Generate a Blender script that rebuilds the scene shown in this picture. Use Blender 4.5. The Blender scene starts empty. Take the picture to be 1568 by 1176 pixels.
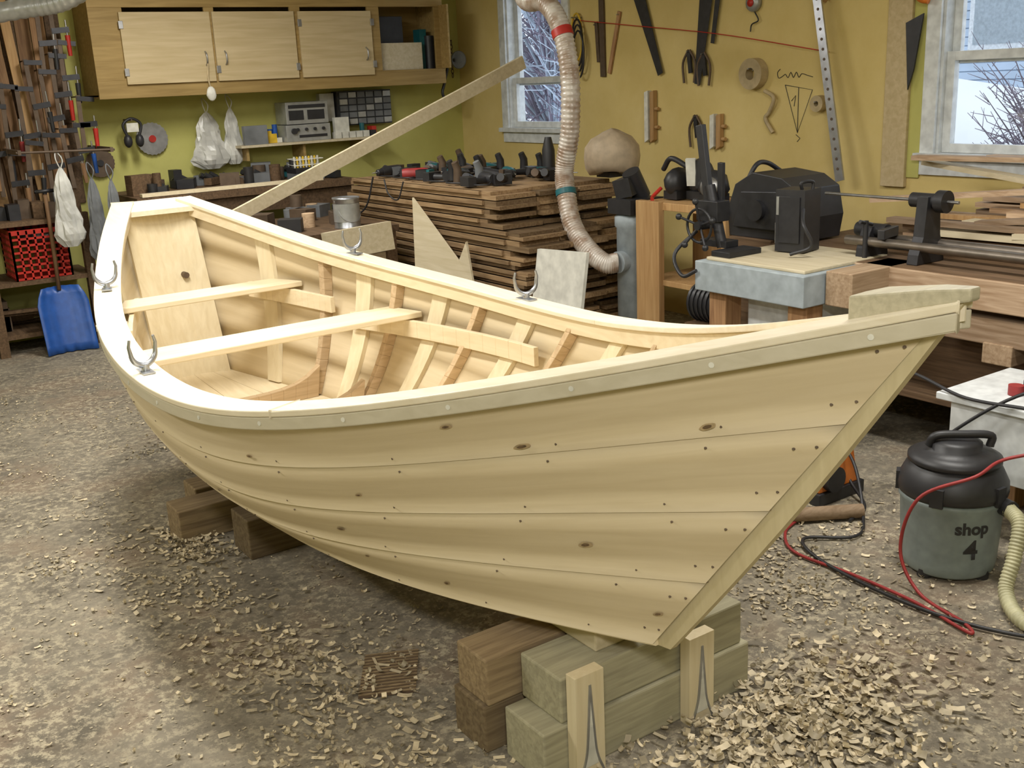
import bpy, math, random
import numpy as np
from mathutils import Vector, Matrix, Euler
random.seed(7)
V=Vector
scene=bpy.context.scene
scene.view_settings.view_transform='Standard'
# ---------------------------------------------------------------- materials
def newmat(name):
    m=bpy.data.materials.new(name);m.use_nodes=True;nt=m.node_tree
    return m,nt,nt.nodes['Principled BSDF']
def tintnode(nt,col_socket,bsdf,amt=.35):
    at=nt.nodes.new('ShaderNodeAttribute');at.attribute_name='rnd'
    mr=nt.nodes.new('ShaderNodeMapRange');mr.inputs['To Min'].default_value=1-amt;mr.inputs['To Max'].default_value=1+amt*.6
    nt.links.new(at.outputs['Fac'],mr.inputs['Value'])
    hs=nt.nodes.new('ShaderNodeHueSaturation');nt.links.new(mr.outputs[0],hs.inputs['Value']);nt.links.new(col_socket,hs.inputs['Color'])
    nt.links.new(hs.outputs[0],bsdf.inputs['Base Color'])
def wood(name,c1,c2,axis='Y',scale=5,rough=.6,amt=.25,uv=False,stretch=14,spec=.3):
    m,nt,b=newmat(name);N=nt.nodes.new;Lk=nt.links.new
    tc=N('ShaderNodeTexCoord');mp=N('ShaderNodeMapping');src=tc.outputs['UV' if uv else 'Object'];Lk(src,mp.inputs[0])
    s=[stretch]*3;s['XYZ'.index(axis)]=1;mp.inputs['Scale'].default_value=s
    n=N('ShaderNodeTexNoise');n.inputs['Scale'].default_value=scale;n.inputs['Detail'].default_value=3;n.inputs['Distortion'].default_value=.6
    Lk(mp.outputs[0],n.inputs['Vector'])
    cr=N('ShaderNodeValToRGB');cr.color_ramp.elements[0].position=.3;cr.color_ramp.elements[1].position=.72
    cr.color_ramp.elements[0].color=(*c1,1);cr.color_ramp.elements[1].color=(*c2,1);Lk(n.outputs[0],cr.inputs[0])
    tintnode(nt,cr.outputs[0],b,amt)
    b.inputs['Roughness'].default_value=rough;b.inputs['Specular IOR Level'].default_value=spec
    return m
def plain(name,c,rough=.5,metal=0,amt=.1,var=.15,scale=20,spec=.5):
    m,nt,b=newmat(name);N=nt.nodes.new;Lk=nt.links.new
    tc=N('ShaderNodeTexCoord');n=N('ShaderNodeTexNoise');n.inputs['Scale'].default_value=scale;n.inputs['Detail'].default_value=2;Lk(tc.outputs['Object'],n.inputs['Vector'])
    cr=N('ShaderNodeValToRGB');cr.color_ramp.elements[0].position=.3;cr.color_ramp.elements[1].position=.7
    cr.color_ramp.elements[0].color=(*[x*(1-var) for x in c],1);cr.color_ramp.elements[1].color=(*[min(1,x*(1+var)) for x in c],1)
    Lk(n.outputs[0],cr.inputs[0]);tintnode(nt,cr.outputs[0],b,amt)
    b.inputs['Roughness'].default_value=rough;b.inputs['Metallic'].default_value=metal;b.inputs['Specular IOR Level'].default_value=spec
    return m
M={}
M['hull']=wood('pine_planking',(.64,.53,.345),(.71,.60,.41),'X',3,.5,.04,uv=True,stretch=16)
M['pine']=wood('pine_board',(.74,.62,.41),(.84,.73,.52),'Y',3,.5,.08)
M['pinex']=wood('pine_board_cross',(.75,.63,.42),(.84,.74,.54),'X',3,.5,.08)
M['pinez']=wood('pine_board_upright',(.70,.59,.38),(.79,.69,.48),'Z',3,.5,.08)
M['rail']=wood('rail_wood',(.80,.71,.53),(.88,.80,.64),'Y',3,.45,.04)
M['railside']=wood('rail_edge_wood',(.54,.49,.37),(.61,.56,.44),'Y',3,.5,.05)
M['oak']=wood('oak_frame',(.50,.36,.21),(.64,.48,.30),'X',4,.55,.15)
M['stemw']=wood('stem_wood',(.61,.52,.32),(.68,.59,.38),'Z',4,.5,.04)
M['stemcap']=wood('stem_cap_wood',(.46,.42,.30),(.60,.55,.41),'X',6,.5,.05)
M['lumY']=wood('lumber_long',(.34,.22,.13),(.56,.41,.28),'Y',5,.7,.45)
M['lumX']=wood('lumber_cross',(.33,.22,.13),(.52,.38,.25),'X',5,.7,.45)
M['lumZ']=wood('lumber_upright',(.26,.14,.07),(.44,.26,.13),'Z',5,.7,.45)
M['stk']=wood('stacked_board',(.20,.12,.06),(.38,.26,.14),'Y',5,.7,.55)
M['crib']=wood('old_timber',(.17,.12,.07),(.32,.24,.14),'X',5,.8,.35)
M['cribg']=wood('grey_timber',(.28,.26,.18),(.41,.38,.26),'X',5,.8,.2)
M['cabw']=wood('cabinet_frame_wood',(.30,.20,.07),(.42,.29,.11),'X',3,.6,.1)
M['door']=wood('plywood_door',(.50,.39,.21),(.62,.50,.30),'X',2.5,.6,.08)
M['ply']=wood('plywood',(.54,.46,.30),(.66,.58,.42),'Y',3,.7,.12)
M['post']=wood('stained_board',(.42,.24,.10),(.55,.35,.16),'Z',4,.6,.1)
M['grey']=plain('grey_paint',(.34,.39,.42),.6)
M['white']=plain('white_paint',(.70,.73,.74),.5)
M['blk']=plain('black_plastic',(.025,.025,.028),.45)
M['iron']=plain('cast_iron',(.05,.05,.055),.45,.6)
M['steel']=plain('steel',(.42,.42,.42),.4,.9)
M['dsteel']=plain('worn_steel_tube',(.22,.19,.16),.4,.8)
M['galv']=plain('galvanised_steel',(.46,.48,.52),.35,.9)
M['rust']=plain('brown_iron',(.13,.09,.06),.6,.3)
M['red']=plain('red_plastic',(.50,.03,.02),.4)
M['dred']=plain('dark_red_rubber',(.30,.03,.03),.5)
M['blue']=plain('blue_plastic',(.02,.09,.36),.4)
M['teal']=plain('teal_plastic',(.015,.12,.14),.4)
M['orange']=plain('orange_paint',(.70,.20,.03),.4)
M['yel']=plain('yellow_plastic',(.75,.50,.04),.4)
M['vacg']=plain('vac_tank_plastic',(.24,.29,.29),.45)
M['hoseb']=plain('beige_hose',(.44,.42,.26),.5)
M['bag']=plain('plastic_bag',(.62,.62,.58),.35,0,.1,.3,8)
M['bag2']=plain('dark_bag',(.16,.17,.18),.4,0,.1,.3,8)
M['paper']=plain('paper_label',(.68,.67,.60),.7)
M['tape']=plain('tan_tape',(.48,.38,.22),.6)
M['cream']=plain('cream_cover',(.50,.40,.28),.6)
M['nail']=plain('nail_head',(.16,.12,.09),.6)
M['knotd']=plain('knot_centre',(.17,.11,.06),.6,0,.1,.4,90)
M['knotb']=plain('knot_ring',(.45,.34,.20),.6,0,.1,.25,60)
M['dkwood']=wood('dark_wood',(.09,.055,.03),(.18,.11,.06),'Y',5,.7,.3)
M['silver']=plain('silver_plastic',(.42,.43,.42),.35,.4)
M['twig']=plain('dark_twigs',(.20,.17,.22),.9,0,.4,.2,3)
def hosemat():
    m,nt,b=newmat('translucent_duct');N=nt.nodes.new;Lk=nt.links.new
    tc=N('ShaderNodeTexCoord');n=N('ShaderNodeTexNoise');n.inputs['Scale'].default_value=14;Lk(tc.outputs['Object'],n.inputs['Vector'])
    cr=N('ShaderNodeValToRGB');cr.color_ramp.elements[0].color=(.34,.24,.17,1);cr.color_ramp.elements[1].color=(.68,.63,.57,1);cr.color_ramp.elements[0].position=.35;cr.color_ramp.elements[1].position=.65
    Lk(n.outputs[0],cr.inputs[0]);Lk(cr.outputs[0],b.inputs['Base Color']);b.inputs['Roughness'].default_value=.25;b.inputs['Specular IOR Level'].default_value=.8
    return m
M['duct']=hosemat()
def wallmat(name,c,c2):
    m,nt,b=newmat(name);N=nt.nodes.new;Lk=nt.links.new
    tc=N('ShaderNodeTexCoord');n=N('ShaderNodeTexNoise');n.inputs['Scale'].default_value=2.5;n.inputs['Detail'].default_value=5;n.inputs['Roughness'].default_value=.65;Lk(tc.outputs['Object'],n.inputs['Vector'])
    cr=N('ShaderNodeValToRGB');cr.color_ramp.elements[0].position=.3;cr.color_ramp.elements[1].position=.7;cr.color_ramp.elements[0].color=(*c,1);cr.color_ramp.elements[1].color=(*c2,1)
    Lk(n.outputs[0],cr.inputs[0]);Lk(cr.outputs[0],b.inputs['Base Color']);b.inputs['Roughness'].default_value=.75;return m
M['wallR']=wallmat('mustard_wall_paint',(.65,.50,.18),(.74,.59,.25))
M['wallB']=wallmat('olive_yellow_wall_paint',(.48,.46,.13),(.56,.54,.17))
M['ceil']=wallmat('ceiling_paint',(.6,.58,.5),(.7,.68,.6))
def floormat():
    m,nt,b=newmat('dusty_concrete');N=nt.nodes.new;Lk=nt.links.new
    tc=N('ShaderNodeTexCoord')
    def noise(s,d=3,r=.6):
        n=N('ShaderNodeTexNoise');n.inputs['Scale'].default_value=s;n.inputs['Detail'].default_value=d;n.inputs['Roughness'].default_value=r;Lk(tc.outputs['Object'],n.inputs['Vector']);return n.outputs[0]
    def ramp(x,p0,p1,c0,c1):
        r=N('ShaderNodeValToRGB');r.color_ramp.elements[0].position=p0;r.color_ramp.elements[1].position=p1;r.color_ramp.elements[0].color=(*c0,1);r.color_ramp.elements[1].color=(*c1,1);Lk(x,r.inputs[0]);return r.outputs[0]
    def mix(f,a,c):
        x=N('ShaderNodeMix');x.data_type='RGBA';Lk(f,x.inputs['Factor']);Lk(a,x.inputs['A']);
        if isinstance(c,tuple): x.inputs['B'].default_value=(*c,1)
        else: Lk(c,x.inputs['B'])
        return x.outputs['Result']
    base=ramp(noise(3.4,5,.75),.38,.66,(.16,.14,.11),(.31,.275,.21))
    base=mix(ramp(noise(1.7,4,.7),.50,.62,(0,0,0),(.5,.5,.5)),base,(.18,.115,.075))
    base=mix(ramp(noise(2.6,5,.7),.58,.68,(0,0,0),(.5,.5,.5)),base,(.08,.07,.055))
    sp=ramp(noise(30,4,.8),.48,.60,(0,0,0),(1,1,1))
    reg=ramp(noise(2.1,5,.8),.38,.58,(.15,.15,.15),(.9,.9,.9))
    mu=N('ShaderNodeMath');mu.operation='MULTIPLY';Lk(sp,mu.inputs[0]);Lk(reg,mu.inputs[1])
    base=mix(mu.outputs[0],base,(.49,.43,.31))
    dk=ramp(noise(55,2,.7),.60,.70,(0,0,0),(.6,.6,.6));base=mix(dk,base,(.10,.085,.065))
    Lk(base,b.inputs['Base Color']);b.inputs['Roughness'].default_value=.9;b.inputs['Specular IOR Level'].default_value=.2
    return m
M['floor']=floormat()
M['shav']=plain('pine_shaving',(.60,.51,.35),.6,0,.45,.2,30)
def emis(name,c,s):
    m,nt,b=newmat(name);b.inputs['Base Color'].default_value=(*c,1);b.inputs['Emission Color'].default_value=(*c,1);b.inputs['Emission Strength'].default_value=s;return m
M['lamp']=emis('fluorescent_tube',(1,.97,.92),6)
M['snow']=plain('snow',(.85,.88,.93),.8,0,.1,.05,1)
M['siding']=plain('house_siding',(.50,.60,.72),.7,0,.1,.08,2)
M['frost']=plain('frosted_twigs',(.50,.57,.66),.8,0,.5,.4,3)
def glassmat():
    m,nt,b=newmat('window_glass');N=nt.nodes.new;Lk=nt.links.new;o=nt.nodes['Material Output']
    t=N('ShaderNodeBsdfTransparent');g=N('ShaderNodeBsdfGlossy');g.inputs['Roughness'].default_value=.05;mx=N('ShaderNodeMixShader');mx.inputs[0].default_value=.05
    Lk(t.outputs[0],mx.inputs[1]);Lk(g.outputs[0],mx.inputs[2]);Lk(mx.outputs[0],o.inputs[0]);return m
M['glass']=glassmat()
# ---------------------------------------------------------------- mesh builder
class MB:
    def __init__(s): s.v=[];s.f=[];s.m=[];s.r=[];s.sm=[];s.uv={}
    def add(s,vs,fs,m,rnd=None,smooth=False,uvs=None):
        o=len(s.v);s.v+= [tuple(x) for x in vs];rnd=random.random() if rnd is None else rnd
        for k,f in enumerate(fs):
            if uvs: s.uv[len(s.f)]=uvs[k]
            s.f.append(tuple(i+o for i in f));s.m.append(m);s.r.append(rnd);s.sm.append(smooth)
        return s
    def hexa(s,p,m,rnd=None):
        return s.add(p,[(3,2,1,0),(4,5,6,7),(0,1,5,4),(1,2,6,5),(2,3,7,6),(3,0,4,7)],m,rnd)
    def box(s,c,d,m,rot=(0,0,0),rnd=None):
        R=Euler(rot).to_matrix();c=V(c);x,y,z=d[0]/2,d[1]/2,d[2]/2
        return s.hexa([c+R@V(q) for q in((-x,-y,-z),(x,-y,-z),(x,y,-z),(-x,y,-z),(-x,-y,z),(x,-y,z),(x,y,z),(-x,y,z))],m,rnd)
    def bb(s,x0,x1,y0,y1,z0,z1,m,rnd=None): return s.box(((x0+x1)/2,(y0+y1)/2,(z0+z1)/2),(x1-x0,y1-y0,z1-z0),m,rnd=rnd)
    def beam(s,p0,p1,w,h,m,up=(0,0,1),rnd=None):
        p0=V(p0);p1=V(p1);d=(p1-p0).normalized();sd=d.cross(V(up)).normalized();u=sd.cross(d)
        a=sd*w/2;b=u*h/2
        return s.hexa([p0-a-b,p0+a-b,p1+a-b,p1-a-b,p0-a+b,p0+a+b,p1+a+b,p1-a+b],m,rnd)
    def tube(s,pts,r,m,seg=10,caps=True,rnd=None,smooth=True):
        pts=[V(p) for p in pts];n=len(pts);rs=r if isinstance(r,(list,tuple)) else [r]*n
        t0=(pts[1]-pts[0]).normalized();up=V((0,0,1)) if abs(t0.z)<.9 else V((1,0,0));nx=t0.cross(up).normalized()
        vs=[];fs=[]
        for i,p in enumerate(pts):
            t=(pts[min(i+1,n-1)]-pts[max(i-1,0)])
            t=t.normalized() if t.length>1e-9 else t0
            nx=nx-t*nx.dot(t)
            nx=nx.normalized() if nx.length>1e-6 else t.orthogonal().normalized()
            ny=t.cross(nx)
            for k in range(seg):
                a=2*math.pi*k/seg;vs.append(p+(nx*math.cos(a)+ny*math.sin(a))*rs[i])
        for i in range(n-1):
            for k in range(seg):
                k2=(k+1)%seg;fs.append((i*seg+k,i*seg+k2,(i+1)*seg+k2,(i+1)*seg+k))
        rnd=random.random() if rnd is None else rnd
        s.add(vs,fs,m,rnd,smooth)
        if caps:
            s.add(vs[:seg][::-1],[tuple(range(seg))],m,rnd);s.add(vs[-seg:],[tuple(range(seg))],m,rnd)
        return s
    def cyl(s,p0,p1,r,m,r1=None,seg=20,rnd=None): return s.tube([p0,p1],[r,r if r1 is None else r1],m,seg,rnd=rnd)
    def lathe(s,c,prof,m,seg=28,axis=(0,0,1),rnd=None,smooth=True):
        ax=V(axis).normalized();nx=ax.orthogonal().normalized();ny=ax.cross(nx);c=V(c);vs=[];fs=[];n=len(prof)
        for r,z in prof:
            for k in range(seg):
                a=2*math.pi*k/seg;vs.append(c+ax*z+(nx*math.cos(a)+ny*math.sin(a))*max(r,1e-4))
        for i in range(n-1):
            for k in range(seg):
                k2=(k+1)%seg;fs.append((i*seg+k,i*seg+k2,(i+1)*seg+k2,(i+1)*seg+k))
        return s.add(vs,fs,m,rnd,smooth)
    def prism(s,poly,th,m,rnd=None):
        n=len(poly);th=V(th);vs=[V(p) for p in poly]+[V(p)+th for p in poly]
        fs=[tuple(range(n))[::-1],tuple(range(n,2*n))]+[(i,(i+1)%n,(i+1)%n+n,i+n) for i in range(n)]
        return s.add(vs,fs,m,rnd)
    def blob(s,c,r,m,jit=.12,rnd=None,seg=12):
        vs=[];fs=[];nr=7;c=V(c)
        for i in range(nr+1):
            th=math.pi*i/nr
            for k in range(seg):
                a=2*math.pi*k/seg;j=1+random.uniform(-jit,jit) if 0<i<nr else 1
                vs.append(c+V((r[0]*math.sin(th)*math.cos(a)*j,r[1]*math.sin(th)*math.sin(a)*j,r[2]*math.cos(th))))
        for i in range(nr):
            for k in range(seg):
                k2=(k+1)%seg;fs.append((i*seg+k,(i+1)*seg+k,(i+1)*seg+k2,i*seg+k2))
        return s.add(vs,fs,m,rnd,True)
    def build(s,name,parent=None,bevel=0,origin=None):
        mats=[];idx=[]
        for k in s.m:
            if k not in mats: mats.append(k)
            idx.append(mats.index(k))
        A=np.array([tuple(v) for v in s.v]);lo,hi=A.min(0),A.max(0)
        o=V(((lo[0]+hi[0])/2,(lo[1]+hi[1])/2,lo[2])) if origin is None else V(origin)
        me=bpy.data.meshes.new(name);me.from_pydata([tuple(V(v)-o) for v in s.v],[],s.f)
        for k in mats: me.materials.append(M[k])
        me.polygons.foreach_set('material_index',idx);me.polygons.foreach_set('use_smooth',s.sm)
        at=me.attributes.new('rnd','FLOAT','FACE');at.data.foreach_set('value',s.r)
        if s.uv:
            ul=me.uv_layers.new(name='UVMap')
            for p in me.polygons:
                if p.index in s.uv:
                    for li,uvc in zip(p.loop_indices,s.uv[p.index]): ul.data[li].uv=uvc
        me.update()
        ob=bpy.data.objects.new(name,me);bpy.context.collection.objects.link(ob)
        if parent is not None: ob.parent=parent;ob.location=o-parent.location
        else: ob.location=o
        if bevel:
            bm=ob.modifiers.new('b','BEVEL');bm.width=bevel;bm.segments=2;bm.limit_method='ANGLE'
        return ob
def empty(name,loc):
    e=bpy.data.objects.new(name,None);bpy.context.collection.objects.link(e);e.location=loc;e.empty_display_size=.1;return e
def catmull(pts,n=8):
    P=[V(p) for p in pts];P=[P[0]*2-P[1]]+P+[P[-1]*2-P[-2]];out=[]
    for i in range(1,len(P)-2):
        for k in range(n):
            t=k/n;a,b,c,d=P[i-1:i+3]
            out.append(.5*((2*b)+(c-a)*t+(2*a-5*b+4*c-d)*t*t+(-a+3*b-3*c+d)*t**3))
    out.append(P[-2]);return out
# ---------------------------------------------------------------- camera
C=V((4.333,6.862,1.6));th=.2793;ro=-.0468
H=V((-.5622,-.8270,0)).normalized();Rt=V((-.8270,.5622,0)).normalized();Z=V((0,0,1))
F=H*math.cos(th)-Z*math.sin(th);U=H*math.sin(th)+Z*math.cos(th)
X2=Rt*math.cos(ro)+U*math.sin(ro);Y2=-Rt*math.sin(ro)+U*math.cos(ro)
mat=Matrix.Identity(4)
for i in range(3): mat[i][0]=X2[i];mat[i][1]=Y2[i];mat[i][2]=-F[i];mat[i][3]=C[i]
cam=bpy.data.cameras.new('camera');co=bpy.data.objects.new('camera',cam);bpy.context.collection.objects.link(co)
co.matrix_world=mat;cam.lens=37.46;cam.sensor_width=36;cam.clip_end=200;scene.camera=co
# ---------------------------------------------------------------- room shell
XR=-.65;YB=-1.03;XL=7.4;YF=9.6;H0=2.62
b=MB();b.add([(XR-.15,YB-.15,0),(XL+.15,YB-.15,0),(XL+.15,YF+.15,0),(XR-.15,YF+.15,0)],[(0,1,2,3)],'floor');b.build('floor')
b=MB();b.bb(XR-.15,XL+.15,YB-.15,YF+.15,H0,H0+.1,'ceil');b.build('ceiling')
b=MB();b.bb(XR-.15,XL+.15,YB-.15,YB,0,H0,'wallB');b.build('wall_back')
b=MB();b.bb(XL,XL+.15,YB,YF,0,H0,'wallB');b.build('wall_left')
b=MB();b.bb(XR-.15,XL+.15,YF,YF+.15,0,H0,'wallB');b.build('wall_front')
O1=(-.32,.42,1.22,2.38);O2=(3.50,4.75,1.13,2.38)
b=MB();e=XR-.15
b.bb(e,XR,YB,O1[0],0,H0,'wallR');b.bb(e,XR,O1[0],O1[1],0,O1[2],'wallR');b.bb(e,XR,O1[0],O1[1],O1[3],H0,'wallR')
b.bb(e,XR,O1[1],O2[0],0,H0,'wallR');b.bb(e,XR,O2[0],O2[1],0,O2[2],'wallR');b.bb(e,XR,O2[0],O2[1],O2[3],H0,'wallR');b.bb(e,XR,O2[1],YF,0,H0,'wallR')
b.build('wall_right')
def window(name,o,zr,trim='white'):
    y0,y1,z0,z1=o;b=MB();w=.075;x=XR
    b.bb(x+.001,x+.022,y0-w,y0+.005,z0-.01,z1+w,trim);b.bb(x+.001,x+.022,y1-.005,y1+w,z0-.01,z1+w,trim);b.bb(x+.001,x+.024,y0-w,y1+w,z1,z1+w,trim)
    b.bb(x-.12,x+.05,y0-w-.02,y1+w+.02,z0-.03,z0+.002,trim);b.bb(x+.001,x+.018,y0-w,y1+w,z0-.11,z0-.03,trim)
    b.bb(x-.14,x,y0+.001,y0+.02,z0,z1,trim);b.bb(x-.14,x,y1-.02,y1-.001,z0,z1,trim);b.bb(x-.14,x,y0,y1,z1-.02,z1-.001,trim)
    def sash(xc,a,c):
        s=.045
        b.bb(xc-.017,xc+.017,y0+.02,y0+.02+s,a,c,trim);b.bb(xc-.017,xc+.017,y1-.02-s,y1-.02,a,c,trim)
        b.bb(xc-.017,xc+.017,y0+.02+s,y1-.02-s,a,a+s,trim);b.bb(xc-.017,xc+.017,y0+.02+s,y1-.02-s,c-s,c,trim)
        b.bb(xc-.002,xc+.002,y0+.02+s,y1-.02-s,a+s,c-s,'glass')
    sash(x-.045,z0+.003,zr+.03);sash(x-.085,zr-.03,z1-.02)
    b.build(name,bevel=.003)
window('window_1',O1,1.57);window('window_2',O2,1.60)
b=MB();b.bb(XR,XR+.03,3.20,3.345,.95,H0,'door');b.bb(XR,XR+.012,3.345,3.42,1.0,H0,'wallB');b.build('trim_1',bevel=.004)
# outside
b=MB();b.add([(-60,-50,-.4),(XR-.16,-50,-.4),(XR-.16,30,-.4),(-60,30,-.4)],[(0,1,2,3)],'snow')
for i in range(10): b.blob((random.uniform(-30,-6),random.uniform(-28,-10),-.5),(random.uniform(1,3),random.uniform(1,3),random.uniform(.3,.8)),'snow',.05)
for (x,y,r,h) in ((-8.5,-1.6,1.9,1.75),(-9.0,.6,2.1,1.95),(-8.3,2.9,2.0,1.7),(-8.8,-3.6,1.6,1.3)): b.blob((x,y,-.4),(r,r*1.1,h),'snow',.03,seg=28)
b.build('snowy_ground')
b=MB();b.bb(-19,-14,-9,1.5,-.3,4.6,'siding')
for k in range(32): b.bb(-14.0,-13.96,-9,1.5,-.3+k*.15,-.17+k*.15,'siding')
for ya in (-4.9,-2.2): b.bb(-14,-13.9,ya,ya+1.2,1.7,3.2,'white');b.bb(-13.93,-13.88,ya+.1,ya+1.1,1.8,3.1,'grey')
b.prism([(-13.6,-9.4,4.6),(-19.4,-9.4,4.6),(-16.5,-9.4,6.6)],(0,11.3,0),'snow');b.build('neighbour_house')
def tree(x,y,s,dens=1.,mt='frost',z0=-.4):
    b=MB();b.tube([(x,y,z0),(x,y,1.4*s)],[.05*s,.03*s],'twig',8)
    for i in range(int(70*dens)):
        a=random.uniform(0,6.28);e1=random.uniform(.2,1);p=V((x,y,random.uniform(-.2,1.2)*s));q=p+V((math.cos(a)*e1*s,math.sin(a)*e1*s,random.uniform(.4,1.3)*s))
        m1=p.lerp(q,.5)+V((0,0,.08*s));b.tube([p,m1,q],[.014*s,.01*s,.004*s],'twig' if i%2 else mt,5)
        for k in range(5):
            t=random.uniform(.3,1);c0=p.lerp(q,t);d=V((random.uniform(-.3,.3),random.uniform(-.3,.3),random.uniform(0,.3)))*s;b.tube([c0,c0+d],[.006*s,.003*s],mt if k%2 else 'twig',4)
    b.build('snowy_tree')
tree(-5.5,-4.9,1.3,1.3);tree(-8,-9.5,2.2,1.4);tree(-7.2,-7.4,1.5,1.2);tree(-11,-13.5,3.2,1.5);tree(-5.6,1.25,.72,1.5,'twig');tree(-4.2,-3.2,.8)
# ---------------------------------------------------------------- BOAT
def spl(xk,yk,x):
    xk=np.array(xk,float);yk=np.array(yk,float);n=len(xk);h=np.diff(xk)
    A=np.zeros((n,n));r=np.zeros(n);A[0,0]=1;A[-1,-1]=1
    for i in range(1,n-1):
        A[i,i-1]=h[i-1];A[i,i]=2*(h[i-1]+h[i]);A[i,i+1]=h[i];r[i]=6*((yk[i+1]-yk[i])/h[i]-(yk[i]-yk[i-1])/h[i-1])
    m=np.linalg.solve(A,r);j=int(np.clip(np.searchsorted(xk,x)-1,0,n-2))
    a=xk[j+1]-x;bq=x-xk[j];Hh=h[j]
    return float(m[j]*a**3/(6*Hh)+m[j+1]*bq**3/(6*Hh)+(yk[j]/Hh-m[j]*Hh/6)*a+(yk[j+1]/Hh-m[j+1]*Hh/6)*bq)
LB=4.0555;RK=.668
def Bw(u): return spl([0,.08,.2,.35,.5,.65,.8,.92,1],[.0205,.1555,.3931,.652,.7274,.6643,.4996,.3227,.181],u)
def Zw(u): return spl([0,.2,.4,.6,.8,1],[1.2339,1.0007,.8472,.8574,.9507,1.1407],u)
SE=3.80
def Cw(s): return spl([.668,1.515,2.36,3.21,3.80],[.0166,.3121,.3901,.335,.16],s)
def Zc(s):
    w=(s-RK)/3.387;z=.30
    if w<.4: z+=.04*(1-w/.4)**2
    if w>.6: z+=.07*((w-.6)/.4)**2
    return z
TIP=V((2.824,5.917,0));AX=V((.0145,-1,0));LAT=V((1,.0145,0))
def W3(s,off,z): return TIP+AX*s+LAT*off+V((0,0,z))
def sec(w,t,side,o=0,inset=.02):
    G=(w*LB,Bw(w)-inset,Zw(w)-.02);sc=RK+w*(SE-RK);K=(sc,Cw(sc),Zc(sc))
    s=G[0]+(K[0]-G[0])*t;of=max(G[1],.004)+(K[1]-max(G[1],.004))*t;z=G[2]+(K[2]-G[2])*t
    dx=K[1]-G[1];dz=K[2]-G[2];ln=math.hypot(dx,dz);nx,nz=-dz/ln,dx/ln
    bm=.05*max(math.sin(math.pi*w),0)**.7*4*t*(1-t)+o
    return W3(s,max(of+nx*bm,.002)*side,z+nz*bm)
boat=empty('wooden_rowboat',W3(2,0,.3))
NW=64;ws=[.008+(1-.008)*i/NW for i in range(NW+1)]
for side in (1,-1):
    b=MB();nail=MB()
    for k in range(4):
        T=[k/4+j/12 for j in range(4)];O=[.001,.0018,.0026,.0036]
        vo=[];vi=[]
        for w in ws:
            vo.append([sec(w,t,side,o) for t,o in zip(T,O)]);vi.append([sec(w,t,side,-.013) for t,o in zip(T,O)])
        vs=[];nn=4
        for r in vo: vs+=r
        base=len(vs)
        for r in vi: vs+=r
        fs=[];uvs=[];girth=[k*.8+.16*j/3 for j in range(4)]
        for i in range(NW):
            u0,u1=ws[i]*LB+k*1.37+(5 if side<0 else 0),ws[i+1]*LB+k*1.37+(5 if side<0 else 0)
            for j in range(3):
                q=[i*nn+j,(i+1)*nn+j,(i+1)*nn+j+1,i*nn+j+1];uq=[(u0,girth[j]),(u1,girth[j]),(u1,girth[j+1]),(u0,girth[j+1])]
                qi=[x+base for x in q]
                if side<0: fs+= [tuple(q),tuple(qi[::-1])];uvs+=[uq,uq[::-1]]
                else: fs+=[tuple(q[::-1]),tuple(qi)];uvs+=[uq[::-1],uq]
            for j in (0,3):
                q=[i*nn+j,(i+1)*nn+j,(i+1)*nn+j+base,i*nn+j+base];fs.append(tuple(q));uvs.append([(u0,girth[j]),(u1,girth[j]),(u1,girth[j]+.01),(u0,girth[j]+.01)])
        b.add(vs,fs,'hull',random.random(),True,uvs)
        for i in range(11):
            w=.06+i*.09+random.uniform(-.006,.006)
            if w>.98: continue
            for tt in ((k+1)/4-.03,k/4+.035):
                p=sec(w,tt,side,.001);p2=sec(w,tt,side,.0042);nail.cyl(p,p2,.0026,'nail',seg=8)
        for ww in (.012,.022): 
            for t in (.06,.19): 
                p=sec(ww,k/4+t,side,.001);p2=sec(ww,k/4+t,side,.0045);nail.cyl(p,p2,.0028,'nail',seg=8)
    def knot(w,t,r):
        ph=random.uniform(0,6)
        for sc_,m,o in ((1.,'knotb',.0040),(.55,'knotd',.0052)):
            k0=int(t*4);o=o+.0026*((t*4)-k0)
            vs=[]
            for i in range(18):
                a=2*math.pi*i/18;rr=r*sc_*(1+.08*math.sin(2*a+ph)+.04*math.sin(5*a));vs.append(sec(w+rr*1.5*math.cos(a)/LB*1.2,t+rr*.75*math.sin(a)/.62,side,o))
            vs.append(sec(w,t,side,o+.0003))
            b.add(vs,[(i,(i+1)%18,18) if side<0 else ((i+1)%18,i,18) for i in range(18)],m,.5,False,[[(0,0)]*3]*18)
    for (w,t,r) in ((.215,.10,.008),(.165,.215,.010),(.072,.215,.009),(.265,.40,.006),(.285,.63,.009),(.095,.63,.010),(.185,.90,.007),(.265,.82,.006),(.36,.20,.007),(.45,.6,.009),(.6,.35,.009),(.72,.7,.008),(.02,.88,.007),(.85,.3,.008)): knot(w,t,r)
    b.build('side_planking_'+('near' if side>0 else 'far'),boat)
    nail.build('plank_fastenings_'+('near' if side>0 else 'far'),boat)
b=MB()
NB=40
for j in range(4):
    f0,f1=-1+j*.5+.004,-1+(j+1)*.5-.004
    for i in range(NB):
        s0=RK+.02+(SE-RK-.02)*i/NB;s1=RK+.02+(SE-RK-.02)*(i+1)/NB
        p=[];
        for dz in (-.004,.016):
            p+= [W3(s0,f0*Cw(s0),Zc(s0)+dz),W3(s0,f1*Cw(s0),Zc(s0)+dz),W3(s1,f1*Cw(s1),Zc(s1)+dz),W3(s1,f0*Cw(s1),Zc(s1)+dz)]
        b.hexa(p,'pine',.3+.15*j)
b.build('bottom_planks',boat)
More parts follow.
